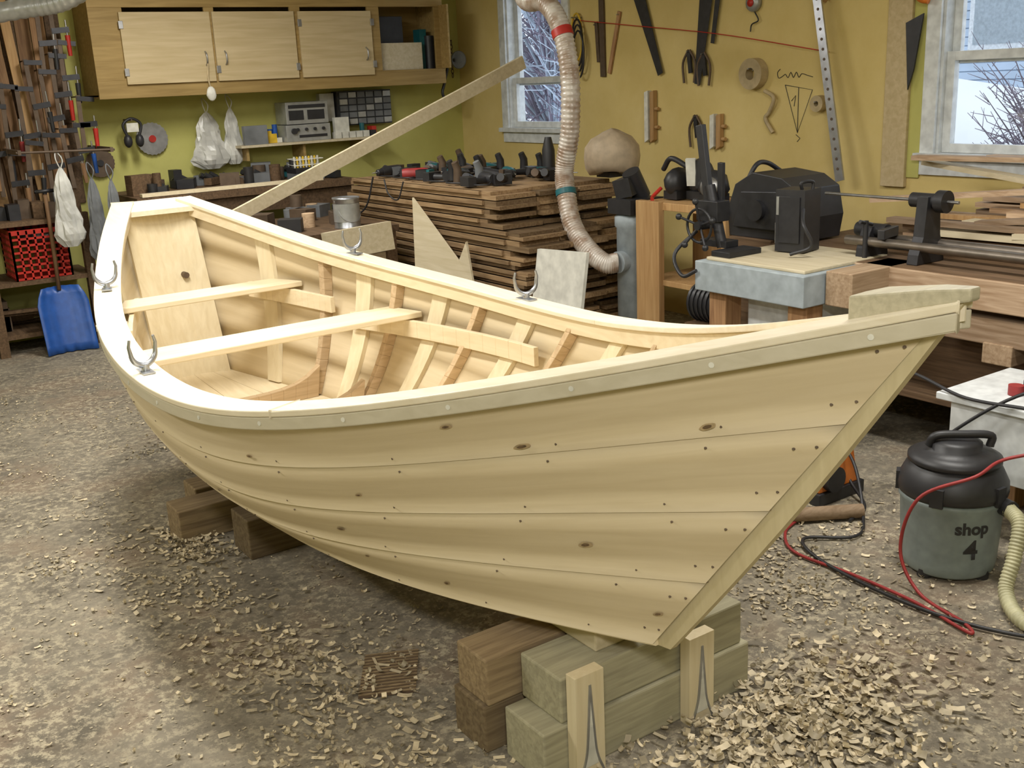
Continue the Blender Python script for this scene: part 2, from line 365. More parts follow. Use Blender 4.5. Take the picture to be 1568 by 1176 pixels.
def Gp(w,ins,side,z):
    e=.004;w0,w1=max(w-e,0),min(w+e,1);ds=(w1-w0)*LB;db=Bw(w1)-Bw(w0);ln=math.hypot(ds,db);nx,ny=db/ln,-ds/ln
    s=w*LB+nx*ins;of=max(Bw(w)+ny*ins,0.0005)
    return W3(s,of*side,z)
def railstrip(b,i0,i1,z0,z1,wa,wb,side,m,n=70,rnd=None):
    ring=[]
    for k in range(n+1):
        w=wa+(wb-wa)*k/n;zz=Zw(w)
        ring.append([Gp(w,i0,side,zz+z0),Gp(w,i1,side,zz+z0),Gp(w,i1,side,zz+z1),Gp(w,i0,side,zz+z1)])
    vs=[p for r in ring for p in r];fs=[]
    for k in range(n):
        for j in range(4):
            j2=(j+1)%4;q=(k*4+j,k*4+j2,(k+1)*4+j2,(k+1)*4+j);fs.append(q if side>0 else q[::-1])
    e0=(0,1,2,3);e1=tuple(n*4+x for x in (3,2,1,0));fs+=[e0,e1]
    b.add(vs,fs,m,rnd)
cap=MB();outw=MB();inw=MB()
for side in (1,-1):
    cuts=[0,.33,.66,1] if side>0 else [0,.4,.75,1]
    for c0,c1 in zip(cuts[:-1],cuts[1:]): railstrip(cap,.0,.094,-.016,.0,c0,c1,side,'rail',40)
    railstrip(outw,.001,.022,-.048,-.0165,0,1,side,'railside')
    railstrip(inw,.060,.084,-.066,-.0165,.09,.985,side,'pine')
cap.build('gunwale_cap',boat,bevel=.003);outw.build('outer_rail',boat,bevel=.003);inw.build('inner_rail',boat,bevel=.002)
bung=MB()
for side in (1,-1):
    for i in range(16):
        w=.03+i*.062
        p=Gp(w,.004,side,Zw(w)-.031);q=Gp(w,-.0004,side,Zw(w)-.031);bung.cyl(p,q,.0055,'paper',seg=10)
bung.build('rail_bungs',boat)
b=MB()
n=14
top=[];
for k in range(n+1):
    w=.0+.135*k/n;top.append((w,max(Bw(w)-.085,.0)))
ptsN=[W3(w*LB,max(Bw(w)-.03,.002),Zw(w)-.003) for w,_ in top];ptsF=[W3(w*LB,-max(Bw(w)-.03,.002),Zw(w)-.003) for w,_ in top]
for k in range(n):
    a0,a1,c1,c0=ptsN[k],ptsN[k+1],ptsF[k+1],ptsF[k];d=V((0,0,-.03))
    b.hexa([a0+d,a1+d,c1+d,c0+d,a0,a1,c1,c0],'rail',.5)
b.build('breasthook',boat)
b=MB()
for k in range(6):
    wa,wb=.968+.032*k/6,.968+.032*(k+1)/6
    pa=[W3(w*LB,sg*(Bw(w)-.04),Zw(w)-.002) for w in (wa,wb) for sg in (1,-1)]
    d=V((0,0,-.022));b.hexa([pa[0]+d,pa[1]+d,pa[3]+d,pa[2]+d,pa[0],pa[1],pa[3],pa[2]],'rail',.5)
b.build('stern_cap',boat)
b=MB();ns=6
for q in range(ns):
    f0,f1=-1+2*q/ns,-1+2*(q+1)/ns
    for j in range(10):
        t0,t1=j/10,(j+1)/10
        def tp(f,t):
            p=sec(1,t,1,-.002);c0=(p-TIP).dot(LAT);s=(p-TIP).dot(AX);return W3(s-.04*f*f,f*c0,p.z)
        A=[tp(f0,t0),tp(f1,t0),tp(f1,t1),tp(f0,t1)];d=AX*-.028
        b.hexa([A[0]+d,A[1]+d,A[1],A[0],A[3]+d,A[2]+d,A[2],A[3]],'pinez',.05+.16*q)
b.cyl(W3(3.885,-.06,.80),W3(3.93,-.06,.80),.014,'rust')
b.build('transom',boat)
b=MB()
t=[(-.012,.010),(.07,.026)]
def stemp(f,dz=0):
    s=f*RK-.018*math.sin(math.pi*f);z=Zw(0)+.012+(Zc(RK)-.006-Zw(0)-.012)*f;out=[]
    for ds,hw in t: out+=[W3(s+ds,hw,z+dz),W3(s+ds,-hw,z+dz)]
    return out
n=16
for k in range(n):
    a=stemp(k/n);c=stemp((k+1)/n)
    b.hexa([c[0],c[2],c[3],c[1],a[0],a[2],a[3],a[1]],'stemw',.5)
b.build('stem_post',boat,bevel=0)
b=MB()
poly=[W3(-.015,.014,0),W3(.05,.030,0),W3(.18,.055,0),W3(.19,.0,0),W3(.18,-.055,0),W3(.05,-.030,0),W3(-.015,-.014,0)]
zz=[Zw(0)+.001,Zw(.012),Zw(.045),Zw(.047),Zw(.045),Zw(.012),Zw(0)+.001]
lo=[V((p.x,p.y,z)) for p,z in zip(poly,zz)];hi=[V((p.x,p.y,z+h)) for p,z,h in zip(poly,zz,(.022,.030,.046,.046,.046,.030,.022))]
b.add(lo+hi,[tuple(range(7)),tuple(range(13,6,-1))]+[(i,i+7,(i+1)%7+7,(i+1)%7) for i in range(7)],'stemcap',.6)
b.build('stem_cap',boat,bevel=.004)
def insec(w,t,side,d): return sec(w,t,side,-.014-d)
fr=MB();lt=MB()
def rib(b,w,wd,dep,side,m,t0=.04,t1=.97,n=12):
    rn=random.random()
    for k in range(n):
        a=t0+(t1-t0)*k/n;c=t0+(t1-t0)*(k+1)/n;h=wd/2/LB
        P=[insec(w-h,a,side,0),insec(w+h,a,side,0),insec(w+h,c,side,0),insec(w-h,c,side,0),insec(w-h,a,side,dep),insec(w+h,a,side,dep),insec(w+h,c,side,dep),insec(w-h,c,side,dep)]
        b.hexa(P,m,rn)
for w in (.80,.695,.575,.44,.30):
    for side in (1,-1): rib(fr,w,.030,.040,side,'oak')
    s=RK+w*(SE-RK);c=Cw(s)-.02;z=Zc(s)+.016
    n=12
    for k in range(n):
        f0,f1=-1+2*k/n,-1+2*(k+1)/n
        h0=.055+.08*abs(f0)**4;h1=.055+.08*abs(f1)**4
        fr.hexa([W3(s-.018,f0*c,z),W3(s-.018,f1*c,z),W3(s+.018,f1*c,z),W3(s+.018,f0*c,z),W3(s-.018,f0*(c+.02*abs(f0)),z+h0),W3(s-.018,f1*(c+.02*abs(f1)),z+h1),W3(s+.018,f1*(c+.02*abs(f1)),z+h1),W3(s+.018,f0*(c+.02*abs(f0)),z+h0)],'oak',.5)
for w in (.89,.745,.635,.51,.37,.23):
    for side in (1,-1): rib(lt,w,.085,.018,side,'pinez')
fr.build('sawn_frames',boat,bevel=.002);lt.build('light_ribs',boat)
def offat(s_,z,d):
    w=s_/LB
    for _ in range(3):
        G=Zw(w)-.02;sc=RK+w*(SE-RK);tt=min(max((G-z)/(G-Zc(sc)),0),1)
        s_now=w*LB+(sc-w*LB)*tt;w+= (s_-s_now)/LB
    p=insec(w,tt,1,d);return (p-TIP).dot(LAT)
ri=MB()
for side in (1,-1):
    for (sa,sb,za,zb) in ((1.95,3.03,.715,.705),(3.15,3.62,.755,.79)):
        n=14
        for k in range(n):
            q=[]
            for kk in (k,k+1):
                s=sa+(sb-sa)*kk/n;z=za+(zb-za)*kk/n;o1=offat(s,z-.03,.040);o2=o1-.02
                q.append([W3(s,o1*side,z-.08),W3(s,o2*side,z-.08),W3(s,o2*side,z-.012),W3(s,o1*side,z-.012)])
            a,c=q;ri.hexa([a[0],a[1],c[1],c[0],a[3],a[2],c[2],c[3]],'pine',.5)
ri.build('seat_risers',boat,bevel=.002)
def thwart(name,y,z,wd,m='pinex'):
    s=(5.917-y);b=MB();p=[]
    e1=offat(s-wd/2,z,.012);e2=offat(s+wd/2,z,.012)
    for dz in (-.024,0): p+=[W3(s-wd/2,e1,z+dz),W3(s-wd/2,-e1,z+dz),W3(s+wd/2,-e2,z+dz),W3(s+wd/2,e2,z+dz)]
    b.hexa(p,m,.8);b.build(name,boat,bevel=.004)
thwart('middle_thwart',3.14,.725,.19);thwart('aft_thwart',2.46,.79,.17)
for i,(w,side) in enumerate(((.762,1),(.762,-1),(.519,1),(.519,-1))):
    b=MB();p=Gp(w,.046,side,Zw(w));tg=(Gp(w+.01,.046,side,Zw(w))-Gp(w-.01,.046,side,Zw(w))).normalized();tg.z=0;tg.normalize();sd=tg.cross(Z)
    b.box(p+V((0,0,.002)),(.035,.08,.004),'galv',rot=(0,0,math.atan2(tg.y,tg.x)-math.pi/2));b.cyl(p,p+V((0,0,.022)),.012,'galv')
    tg2=(tg*.30+sd*.95*(1 if side>0 else -1)).normalized();r=.040
    U_=[p+V((0,0,.02+r))-tg2*(r-.002)+V((0,0,.040)),p+V((0,0,.02+r))-tg2*(r+.003)+V((0,0,.020))]
    for k in range(17):
        a=math.radians(-180+k*180/16.)
        U_.append(p+V((0,0,.02+r))+tg2*math.cos(a)*r+V((0,0,math.sin(a)*r)))
    U_+=[p+V((0,0,.02+r))+tg2*(r+.003)+V((0,0,.020)),p+V((0,0,.02+r))+tg2*(r-.002)+V((0,0,.040))]
    b.tube(U_,[.004,.005]+[.006+.003*math.sin(math.pi*k/16) for k in range(17)]+[.005,.004],'galv',8)
    b.build('oarlock_%d'%(i+1),boat)
# ---------------------------------------------------------------- cribbing
b=MB()
b.bb(2.42,3.10,4.95,5.11,0,.135,'cribg');b.bb(2.44,3.04,4.94,5.10,.136,.255,'cribg',rnd=.9);b.bb(2.40,3.14,4.78,4.92,0,.13,'crib');b.bb(2.5,3.13,4.79,4.925,.131,.255,'crib',rnd=1.)
b.bb(2.76,2.90,4.82,5.06,.256,.318,'ply')
b.build('bow_cribbing',bevel=.005)
def upright(x,y,h):
    b=MB();b.beam((x,y+.0,0.0),(x,y,h),.085,.034,'pinez',up=(0,1,0),rnd=.2)
    for sx in (1,-1): b.tube(catmull([(x+.036*sx,y+.019,.005),(x+.016*sx,y+.019,.06),(x+.008*sx,y+.019,h*.5),(x,y+.018,h-.03)],6),.0035,'galv',6)
    b.prism([(x+.008,y+.0175,h*.5),(x-.008,y+.0175,h*.5),(x,y+.0175,h-.03)],(0,.002,0),'paper');b.prism([(x+.02,y+.0175,.03),(x-.02,y+.0175,.03),(x-.008,y+.0175,h*.5),(x+.008,y+.0175,h*.5)],(0,.002,0),'paper')
    return b.build('cleat_board',bevel=.003)
upright(2.99,5.13,.275);upright(2.63,5.13,.245)
b=MB();b.bb(2.45,3.17,3.30,3.46,0,.15,'crib',rnd=.0);b.bb(2.48,3.12,3.29,3.45,.151,.29,'crib',rnd=.0);b.build('midship_cribbing',bevel=.005)
b=MB();b.bb(3.08,3.32,3.02,3.16,0,.13,'crib',rnd=.7);b.bb(2.5,3.2,2.86,3.0,0,.14,'crib');b.bb(2.5,3.1,2.87,2.99,.141,.30,'crib');b.build('aft_cribbing',bevel=.005)
# ---------------------------------------------------------------- back wall cabinet
b=MB();y0,y1=YB,-.65
b.bb(-.28,2.40,y0+.002,y1-.02,2.27,2.30,'cabw');b.bb(-.28,2.40,y0+.002,y1-.02,1.59,1.615,'cabw');b.bb(2.375,2.40,y0+.002,y1-.02,1.6,2.3,'cabw');b.bb(-.28,-.255,y0+.002,y1-.02,1.6,2.3,'cabw');b.bb(.29,.315,y0+.002,y1-.02,1.6,2.3,'cabw')
b.bb(-.28,2.40,y0+.002,y0+.012,1.6,2.3,'cabw')
b.bb(-.28,2.40,y1-.02,y1,1.585,1.70,'cabw');b.bb(-.28,2.40,y1-.02,y1,2.16,2.30,'cabw')
for xa,xb in ((2.18,2.40),(1.56,1.63),(.92,1.0),(.28,.38),(-.28,-.2)): b.bb(xa,xb,y1-.02,y1,1.70,2.16,'cabw')
for i,(xa,xb) in enumerate(((1.60,2.21),(.978,1.582),(.36,.945))):
    b.bb(xa,xb,y1+.001,y1+.02,1.672,2.13,'door',rnd=.3+.2*i)
for hx in (1.66,1.52,.42): b.tube(catmull([(hx,y1+.02,1.78),(hx,y1+.045,1.80),(hx,y1+.045,1.85),(hx,y1+.02,1.87)],4),.006,'steel',8)
for hx,hz in ((2.205,1.75),(2.205,2.05),(1.576,1.75),(.98,1.75),(.94,2.05),(.355,1.75),(.355,2.05)): b.box((hx,y1+.022,hz),(.03,.006,.05),'steel')
b.tube(catmull([(1.66,y1+.05,1.79),(1.67,y1+.05,1.70),(1.66,y1+.05,1.62)],5),.006,'tape',6);b.blob((1.66,y1+.05,1.59),(.035,.02,.05),'paper',.1)
b.bb(-.10,.27,y1-.1,y1-.04,1.70,1.90,'ply');b.bb(.0,.2,y1-.25,y1-.15,1.62,2.1,'blk');b.bb(-.18,-.12,y1-.2,y1-.1,1.62,2.0,'teal');b.cyl((-.2,y1-.1,1.62),(-.2,y1-.1,1.95),.04,'blk')
b.bb(-.262,-.244,y1,y1+.12,1.70,2.17,'cabw')
b.build('overhead_cabinet',bevel=.002)
b=MB();b.bb(.26,1.42,YB+.001,-.78,1.195,1.213,'ply')
for x in (.4,.9,1.35): b.bb(x,x+.02,YB+.001,-.82,1.10,1.195,'cabw')
b.build('wooden_shelf')
b=MB();b.bb(.69,1.05,-1.0,-.80,1.214,1.335,'silver');b.bb(.70,1.04,-1.0,-.80,1.34,1.50,'silver')
b.bb(.73,.87,-.80,-.796,1.37,1.44,'blk');b.bb(.90,1.02,-.80,-.796,1.37,1.44,'blk');b.bb(.72,1.02,-.80,-.796,1.455,1.48,'blk');b.bb(.72,.95,-.80,-.796,1.24,1.26,'blk')
for i in range(4): b.cyl((.75+i*.07,-.80,1.30),(.75+i*.07,-.785,1.30),.012,'blk',seg=10)
b.cyl((.99,-.80,1.29),(.99,-.78,1.29),.022,'blk');b.build('stereo_receiver',bevel=.003)
sh=MB()
for i in range(16):
    x=1.08+i*.02 if i<12 else .28+(i-12)*.09;h=random.uniform(.05,.14);c=random.choice(['blk','white','blue','red','paper','teal','yel'])
    if i%2: sh.cyl((x,-.9,1.214),(x,-.9,1.214+h),.02,c,seg=10)
    else: sh.bb(x-.02,x+.02,-.95,-.87,1.214,1.214+h*.7,c)
for i in range(6): sh.bb(.30+i*.06,.35+i*.06,-.86,-.80,1.214,1.26,random.choice(['blue','red','paper','blk']))
sh.bb(1.2,1.38,-.84,-.80,1.214,1.35,'bag2');sh.bb(.52,.64,-.86,-.82,1.26,1.37,'paper')
sh.build('shelf_supplies')
b=MB();b.bb(.08,.55,YB+.001,-.93,1.30,1.56,'blk')
for i in range(6):
    for j in range(5): b.bb(.09+i*.076,.155+i*.076,-.93,-.915,1.31+j*.05,1.35+j*.05,'bag2' if (i+j)%4 else 'silver')
b.bb(.56,.68,YB+.001,-.97,1.34,1.55,'paper');b.build('parts_organizer')
b=MB();b.bb(.75,2.34,YB+.001,-.33,.90,.95,'dkwood');b.bb(.75,2.34,-.40,-.36,.78,.90,'dkwood')
for x in (.8,1.6,2.29): b.bb(x-.04,x+.04,-.45,-.37,0,.90,'dkwood')
b.bb(.8,2.3,-.95,-.4,.35,.38,'dkwood')
for i in range(10): 
    x=.9+i*.135;b.bb(x,x+.11,-.9,-.5,.385,.385+random.uniform(.1,.32),random.choice(['bag2','dkwood','blk','lumX']))
b.build('back_workbench')
it=MB()
for i in range(40):
    x=random.uniform(.85,2.25);y=random.uniform(-.92,-.46);h=random.uniform(.03,.15);c=random.choice(['blk','blk','blk','bag2','teal','iron','rust','dkwood','rust','silver','iron','bag2'])
    if i%3==0: it.cyl((x,y,.951),(x,y,.951+h),random.uniform(.02,.05),c,seg=12)
    elif i%3==1: it.box((x,y,.951+h/2),(random.uniform(.06,.2),random.uniform(.05,.12),h),c,rot=(0,0,random.uniform(0,3)))
    else: it.box((x,y,.951+.03),(.12,.06,.05),c,rot=(0,0,i));it.cyl((x,y,1.0),(x+.05,y,1.03),.02,'blk',seg=10)
it.bb(1.0,2.3,-.40,-.34,.953,.975,'pine');it.build('bench_clutter')
b=MB();b.bb(.92,1.14,-.66,-.49,1.0,1.04,'blk');b.bb(.92,1.14,-.66,-.49,.952,1.0,'bag2')
for i in range(9): b.cyl((.94+i*.023,-.54,1.04),(.94+i*.023,-.54,1.12),.008,'yel' if i%2 else 'paper',seg=8)
for z in (1.06,1.10): b.tube([(.92,-.49,z),(1.14,-.49,z),(1.14,-.64,z),(.92,-.64,z),(.92,-.49,z)],.004,'paper',6)
b.build('bit_rack')
def sawblade(x,z,r,m,hub):
    b=MB();pl=[]
    for k in range(48):
        a=2*math.pi*k/48;rr=r*(1 if k%2 else .95);pl.append((x+rr*math.cos(a),YB+.03,z+rr*math.sin(a)))
    b.prism(pl,(0,.004,0),m);b.cyl((x,YB+.001,z),(x,YB+.045,z),r*.22,hub);b.cyl((x,YB+.001,z+r*.3),(x,YB+.03,z+r*.3),.006,'rust');b.build('circular_saw_blade')
sawblade(1.99,1.30,.115,'galv','red');sawblade(2.37,1.16,.10,'rust','iron')
def bag(x,y,z,w,h,m,name='plastic_bag'):
    b=MB();n=12
    vs=[];fs=[];seg=22
    for i in range(n+1):
        t=i/n;r=w*(.10+.80*min(t*1.6,1)**.8+.1*math.sin(t*9))*(1 if t<.88 else max(1-(t-.88)*4.5,.35))/2
        for k in range(seg):
            a=2*math.pi*k/seg;j=1+.14*math.sin(5*a+i*.7)+.1*math.sin(9*a-i)+random.uniform(-.06,.06);vs.append((x+r*j*math.cos(a),y+r*.45*j*math.sin(a),z-h*t))
    for i in range(n):
        for k in range(seg): fs.append((i*seg+k,i*seg+(k+1)%seg,(i+1)*seg+(k+1)%seg,(i+1)*seg+k))
    fs.append(tuple(n*seg+k for k in range(seg)))
    b.add(vs,fs,m,None,False);b.tube(catmull([(x,y,z-.01),(x+.02,y,z+.06),(x,y-.05,z+.1),(x-.02,y,z+.05),(x,y,z-.01)],5),.004,m,6);b.build(name)
bag(1.60,-.93,1.46,.27,.40,'bag');bag(1.42,-.93,1.48,.16,.40,'bag');bag(2.76,-.44,1.18,.18,.50,'bag');bag(2.58,-.44,1.10,.14,.54,'bag2','dark_plastic_bag');bag(2.46,-.44,1.08,.12,.50,'bag2','dark_plastic_bag')
b=MB();b.tube([(2.40,-.47,1.27),(3.0,-.47,1.29)],.008,'rust');b.beam((2.42,YB+.001,1.27),(2.42,-.46,1.27),.02,.03,'rust');b.beam((2.98,YB+.021,1.29),(2.98,-.46,1.29),.02,.03,'rust');b.build('hanging_rod')
b=MB();b.tube(catmull([(2.12,-.85,1.33),(2.10,-.85,1.41),(2.16,-.85,1.45),(2.22,-.85,1.41),(2.20,-.85,1.33)],6),.01,'blk');b.blob((2.12,-.85,1.30),(.03,.03,.045),'blk',.02);b.blob((2.20,-.85,1.30),(.03,.03,.045),'blk',.02)
b.cyl((2.16,YB,1.44),(2.16,-.84,1.44),.006,'rust');b.bb(2.12,2.2,-.86,-.84,1.36,1.42,'paper');b.build('ear_muffs')
b=MB()
for zz in (.48,.14,.86): b.bb(2.62,3.95,YB+.021,-.55,zz-.03,zz,'dkwood')
for x in (2.64,3.25,3.9): b.bb(x-.03,x+.03,-.60,-.54,0,.88,'dkwood')
for i in range(18):
    x=3.18+random.uniform(0,.7);z=random.choice([.48,.14,.86]);h=random.uniform(.1,.28);b.box((x,-.8,z+h/2),(.14,.2,h),random.choice(['rust','bag2','lumX','blk','dkwood']))
for i in range(10): b.beam((2.7+random.uniform(0,.5),-.95+i*.03,.15+i*.012),(3.9,-.95+i*.03,.16+i*.015),.04,.02,'dkwood')
for i in range(14):
    x=2.66+i*.075;h=random.uniform(.08,.22);b.box((x,-.72+random.uniform(-.06,.06),.86+h/2),(.07,.12,h),random.choice(['rust','blk','iron','dred','dkwood','bag2','blue','rust']))
b.build('tool_shelf')
b=MB()
x0,x1,ya,yb_,z0,z1=2.76,3.10,-.90,-.56,.481,.80;
for z in np.linspace(z0+.01,z1-.01,8):
    for (p,q) in (((x0,ya),(x1,ya)),((x1,ya),(x1,yb_)),((x1,yb_),(x0,yb_)),((x0,yb_),(x0,ya))): b.beam((*p,z),(*q,z),.012,.014 if z<z1-.03 else .03,'red',rnd=.5)
for k in range(8):
    f=k/7
    for p in ((x0+(x1-x0)*f,ya),(x0+(x1-x0)*f,yb_),(x0,ya+(yb_-ya)*f),(x1,ya+(yb_-ya)*f)): b.bb(p[0]-.006,p[0]+.006,p[1]-.006,p[1]+.006,z0,z1,'red',rnd=.5)
b.bb(x0,x1,ya,yb_,z0,z0+.006,'red',rnd=.5)
for i in range(9): b.blob((x0+.06+random.random()*.2,ya+.06+random.random()*.2,z1-.05),(.05,.05,.04),random.choice(['blk','bag','red','bag2']),.1)
b.build('milk_crate')
b=MB()
nx=10;vs=[];fs=[]
for i in range(9):
    t=i/8
    for k in range(nx+1):
        u=k/nx*2-1;wd=.16*(1 if t<.8 else 1-(t-.8)*1.3);x=2.87+u*wd;z=.005+t*.42;y=-.36-.12*t-.05*(1-u*u)+.012*math.cos(u*14);vs.append((x,y,z))
for i in range(8):
    for k in range(nx): fs.append((i*(nx+1)+k,i*(nx+1)+k+1,(i+1)*(nx+1)+k+1,(i+1)*(nx+1)+k))
b.add(vs,fs,'blue',.5,True);b.tube([(2.87,-.51,.40),(2.86,-.52,.8),(2.86,-.52,1.02)],.013,'lumZ');b.tube([(2.80,-.52,1.04),(2.92,-.52,1.04)],.012,'blk');o=b.build('snow_shovel');o.modifiers.new('s','SOLIDIFY').thickness=.005
b=MB()
for i in range(14): b.bb(2.50+i*.095,2.59+i*.095,YB+.001,YB+.02,.9,2.35 if i else 2.3,'lumZ' if i%3 else 'dkwood')
b.build('tool_backboard')
def clampobj(x,z,L,hc,y=-.86,tilt=0):
    b=MB();R=Matrix.Rotation(tilt,3,'Y');p=lambda a,c,d=0:V((x,y+d,z))+R@V((a,0,c))
    b.beam(p(0,0),p(0,-L),.008,.028,'rust',up=(1,0,0));b.beam(p(.01,-.02),p(-.1,-.03),.02,.03,'iron',up=(0,0,1));b.beam(p(.01,-L*.55),p(-.1,-L*.53),.02,.035,'iron',up=(0,0,1))
    b.cyl(p(-.085,-L*.38),p(-.085,-L*.62),.006,'steel',seg=8);b.cyl(p(-.085,-L*.62),p(-.085,-L*.62-.13),.017,hc,.013,seg=10)
    b.cyl((x,YB+.021,z-.01),(x,y,z-.01),.005,'rust',seg=6);b.build('bar_clamp')
for x,z,L,c in ((2.55,1.98,.45,'blk'),(2.62,1.90,.5,'red'),(2.70,1.80,.6,'lumZ'),(2.78,1.86,.55,'blk'),(2.86,1.70,.6,'lumZ'),(2.95,1.72,.6,'dred'),(3.04,1.6,.6,'blk'),(3.16,1.6,.7,'lumZ'),(2.66,2.2,.45,'blk'),(2.58,2.25,.4,'red')): clampobj(x,z,L,c,tilt=random.uniform(-.05,.05))
for x,z,L,c in ((2.55,1.45,.35,'blue'),(2.64,1.42,.4,'lumZ'),(2.75,1.40,.42,'lumZ'),(2.86,1.36,.4,'blk'),(2.98,1.3,.4,'lumZ'),(2.5,1.62,.35,'red')): clampobj(x,z,L,c,y=-.80,tilt=random.uniform(-.1,.1))
b=MB()
for i in range(9): b.beam((2.78+i*.085,-.93,.87),(2.86+i*.085,-.985,2.1+random.uniform(0,.4)),.06,.018,'post' if i%3==0 else 'lumZ',up=(0,1,0))
b.build('leaning_boards')
b=MB()
for (x,zt,n) in ((-.45,2.02,12),(-.53,1.9,9)):
    for i in range(n):
        c=V((x,-.95,zt-i*.032));R=i%2
        pts=[c+(V((math.cos(a)*.011,0,math.sin(a)*.02)) if R else V((0,math.cos(a)*.011,math.sin(a)*.02))) for a in np.linspace(0,2*math.pi,9)]
        b.tube(pts,.0035,'rust',5,caps=False)
    b.cyl((x,YB+.001,zt+.02),(x,-.94,zt+.02),.005,'rust',seg=6)
b.build('hanging_chain')
b=MB();b.lathe((-.44,-.70,1.76),[(.07,.0),(.068,.02),(.02,.07),(.018,.12),(.016,.12),(.015,.07),(.063,.015),(.066,0)],'silver',axis=(0,-1,-.0));b.tube(catmull([(-.36,-.75,1.70),(-.32,-.75,1.58),(-.30,-.75,1.5),(-.36,-.75,1.42),(-.46,-.75,1.48)],6),.012,'blk');b.cyl((-.44,YB+.002,1.76),(-.44,-.80,1.76),.012,'rust');b.build('metal_funnel')
# high hose upper left
b=MB();pp=catmull([(4.1,.75,1.98),(3.6,1.0,1.97),(3.18,1.21,2.015),(2.97,1.34,2.06),(2.75,1.48,2.25),(2.66,1.55,2.60)],30);b.tube(pp,[.045+.002*math.sin(i*1.57) for i in range(len(pp))],'silver',14)
for p in (pp[30],pp[75]): b.cyl(p,(p.x,p.y,H0),.004,'steel',seg=6)
b.build('overhead_hose')
# ---------------------------------------------------------------- board stack
b=MB();z=0.0;i=0
while z<1.0:
    h=random.choice([.02,.025,.028]);low=z<.78
    yy1=(2.12 if low else 1.90)+random.uniform(-.07,.06);yy0=.12+random.uniform(-.06,.06)
    for k in range(3):
        xa=.16+k*.29;b.bb(xa,xa+.275,yy0+random.uniform(-.03,.03),yy1+random.uniform(-.04,.03),z,z+h,'stk')
    if i%2: b.bb(1.0,1.03,yy0,yy1-.1,z,z+h,'stk')
    z+=h
    if i%2: z+=.006
    i+=1
STZ=z
b.build('board_stack')
def drill(c,rz,col):
    b=MB();R=Matrix.Rotation(rz,3,'Z');c=V(c);p=lambda x,y,z:c+R@V((x,y,z))
    b.tube([p(-.09,0,.035),p(-.07,0,.035),p(.05,0,.035),p(.08,0,.035)],[.028,.034,.034,.026],col,14);b.tube([p(.08,0,.035),p(.12,0,.035),p(.125,0,.035)],[.022,.02,.012],'blk',12);b.cyl(p(.12,0,.035),p(.17,0,.035),.004,'steel',seg=6)
    b.tube([p(-.03,0.0,.03),p(-.05,.06,.028),p(-.06,.12,.028)],[.022,.019,.022],'blk',10);b.box(p(-.055,.15,.03),(.11,.055,.055),'blk',rot=(0,0,rz));return b.build('cordless_drill',bevel=.002)
for (x,y,rz,c) in ((.85,.40,.3,'blk'),(.55,.55,1.9,'teal'),(.85,.75,2.6,'dred'),(.6,.95,.6,'rust'),(.80,1.15,3.4,'blk'),(.5,1.3,1.2,'teal'),(.80,1.5,4.6,'blk'),(.4,1.6,2.2,'blk')): drill((x,y,STZ+.001),rz,c)
b=MB()
for i in range(46):
    x=random.uniform(.25,.90);y=random.uniform(.25,1.65);k=random.random();zt=STZ+.001
    c=random.choice(['blk','blk','blk','iron','teal','bag2','rust'])
    if k<.45: b.box((x,y,zt+.03),(random.uniform(.05,.12),random.uniform(.03,.07),.06),c,rot=(0,0,random.uniform(0,3)))
    elif k<.75: b.cyl((x,y,zt+.026),(x+.08,y+random.uniform(-.08,.08),zt+.05),.024,c,seg=12)
    else: b.tube([(x,y,zt+.0),(x,y,zt+.09),(x+.02,y,zt+.13)],[.03,.025,.02],c,10)
b.tube([(.3,1.45,STZ),(.3,1.45,STZ+.16),(.30,1.45,STZ+.24)],[.04,.04,.02],'blk',12)
for i in range(6):
    y=.3+i*.22;b.tube(catmull([(.85-.05*i,y,zt+.01),(.95,y+.1,zt+.012),(.90,y+.25,zt+.012),(.8,y+.15,zt+.02)],6),.005,'blk',6)
b.build('tool_pile')
cb=MB()
cb.tube(catmull([(1.06,.55,STZ+.02),(1.09,.5,.85),(1.12,.42,.78),(1.2,.4,.775)],6),.006,'blk');cb.tube(catmull([(1.06,.95,STZ+.01),(1.08,.9,.9),(1.09,.8,.93),(1.06,.7,STZ+.01)],6),.005,'blk');cb.build('power_cord')
b=MB();b.prism([(1.10,1.14,.93),(1.22,1.3,.0),(1.22,1.95,0),(1.13,1.82,.5),(1.11,1.74,.72),(1.12,1.665,.6)],(.012,0,0),'ply');b.build('plywood_offcut')
b=MB();b.prism([(1.42,2.68,.0),(1.42,3.06,0),(1.30,3.08,.82),(1.30,2.70,.80)],(.018,0,0),'paper',rnd=.0);b.build('square_panel')
b=MB();b.beam((2.02,.445,.84),(.02,.835,1.70),.02,.085,'ply',up=(0,.2,1),rnd=.9);b.build('long_plank')
b=MB();b.bb(1.14,2.25,.0,1.0,.72,.76,'dkwood');b.bb(1.95,2.08,.38,.52,.76,.79,'dkwood')
for x in (1.2,2.2):
    for y in (.05,.95): b.bb(x-.04,x+.04,y-.04,y+.04,0,.72,'dkwood')
b.build('side_table')
b=MB();b.lathe((1.42,.86,.761),[(.0,0),(.083,0),(.083,.005),(.08,.01),(.08,.17),(.085,.175),(.085,.185),(.075,.185),(.072,.18),(0,.18)],'galv');b.lathe((1.42,.86,.761),[(.0815,.04),(.0815,.15)],'silver');b.tube(catmull([(1.34,.86,.93),(1.36,.92,.83),(1.42,.95,.80),(1.48,.92,.83),(1.50,.86,.93)],5),.002,'steel',6);b.build('paint_can')
b=MB();b.box((1.46,1.07,.70),(.44,.06,.17),'ply',rot=(.1,.05,0),rnd=.0);b.bb(1.3,1.7,1.04,1.10,0,.62,'crib');b.build('weathered_block')
cl=MB()
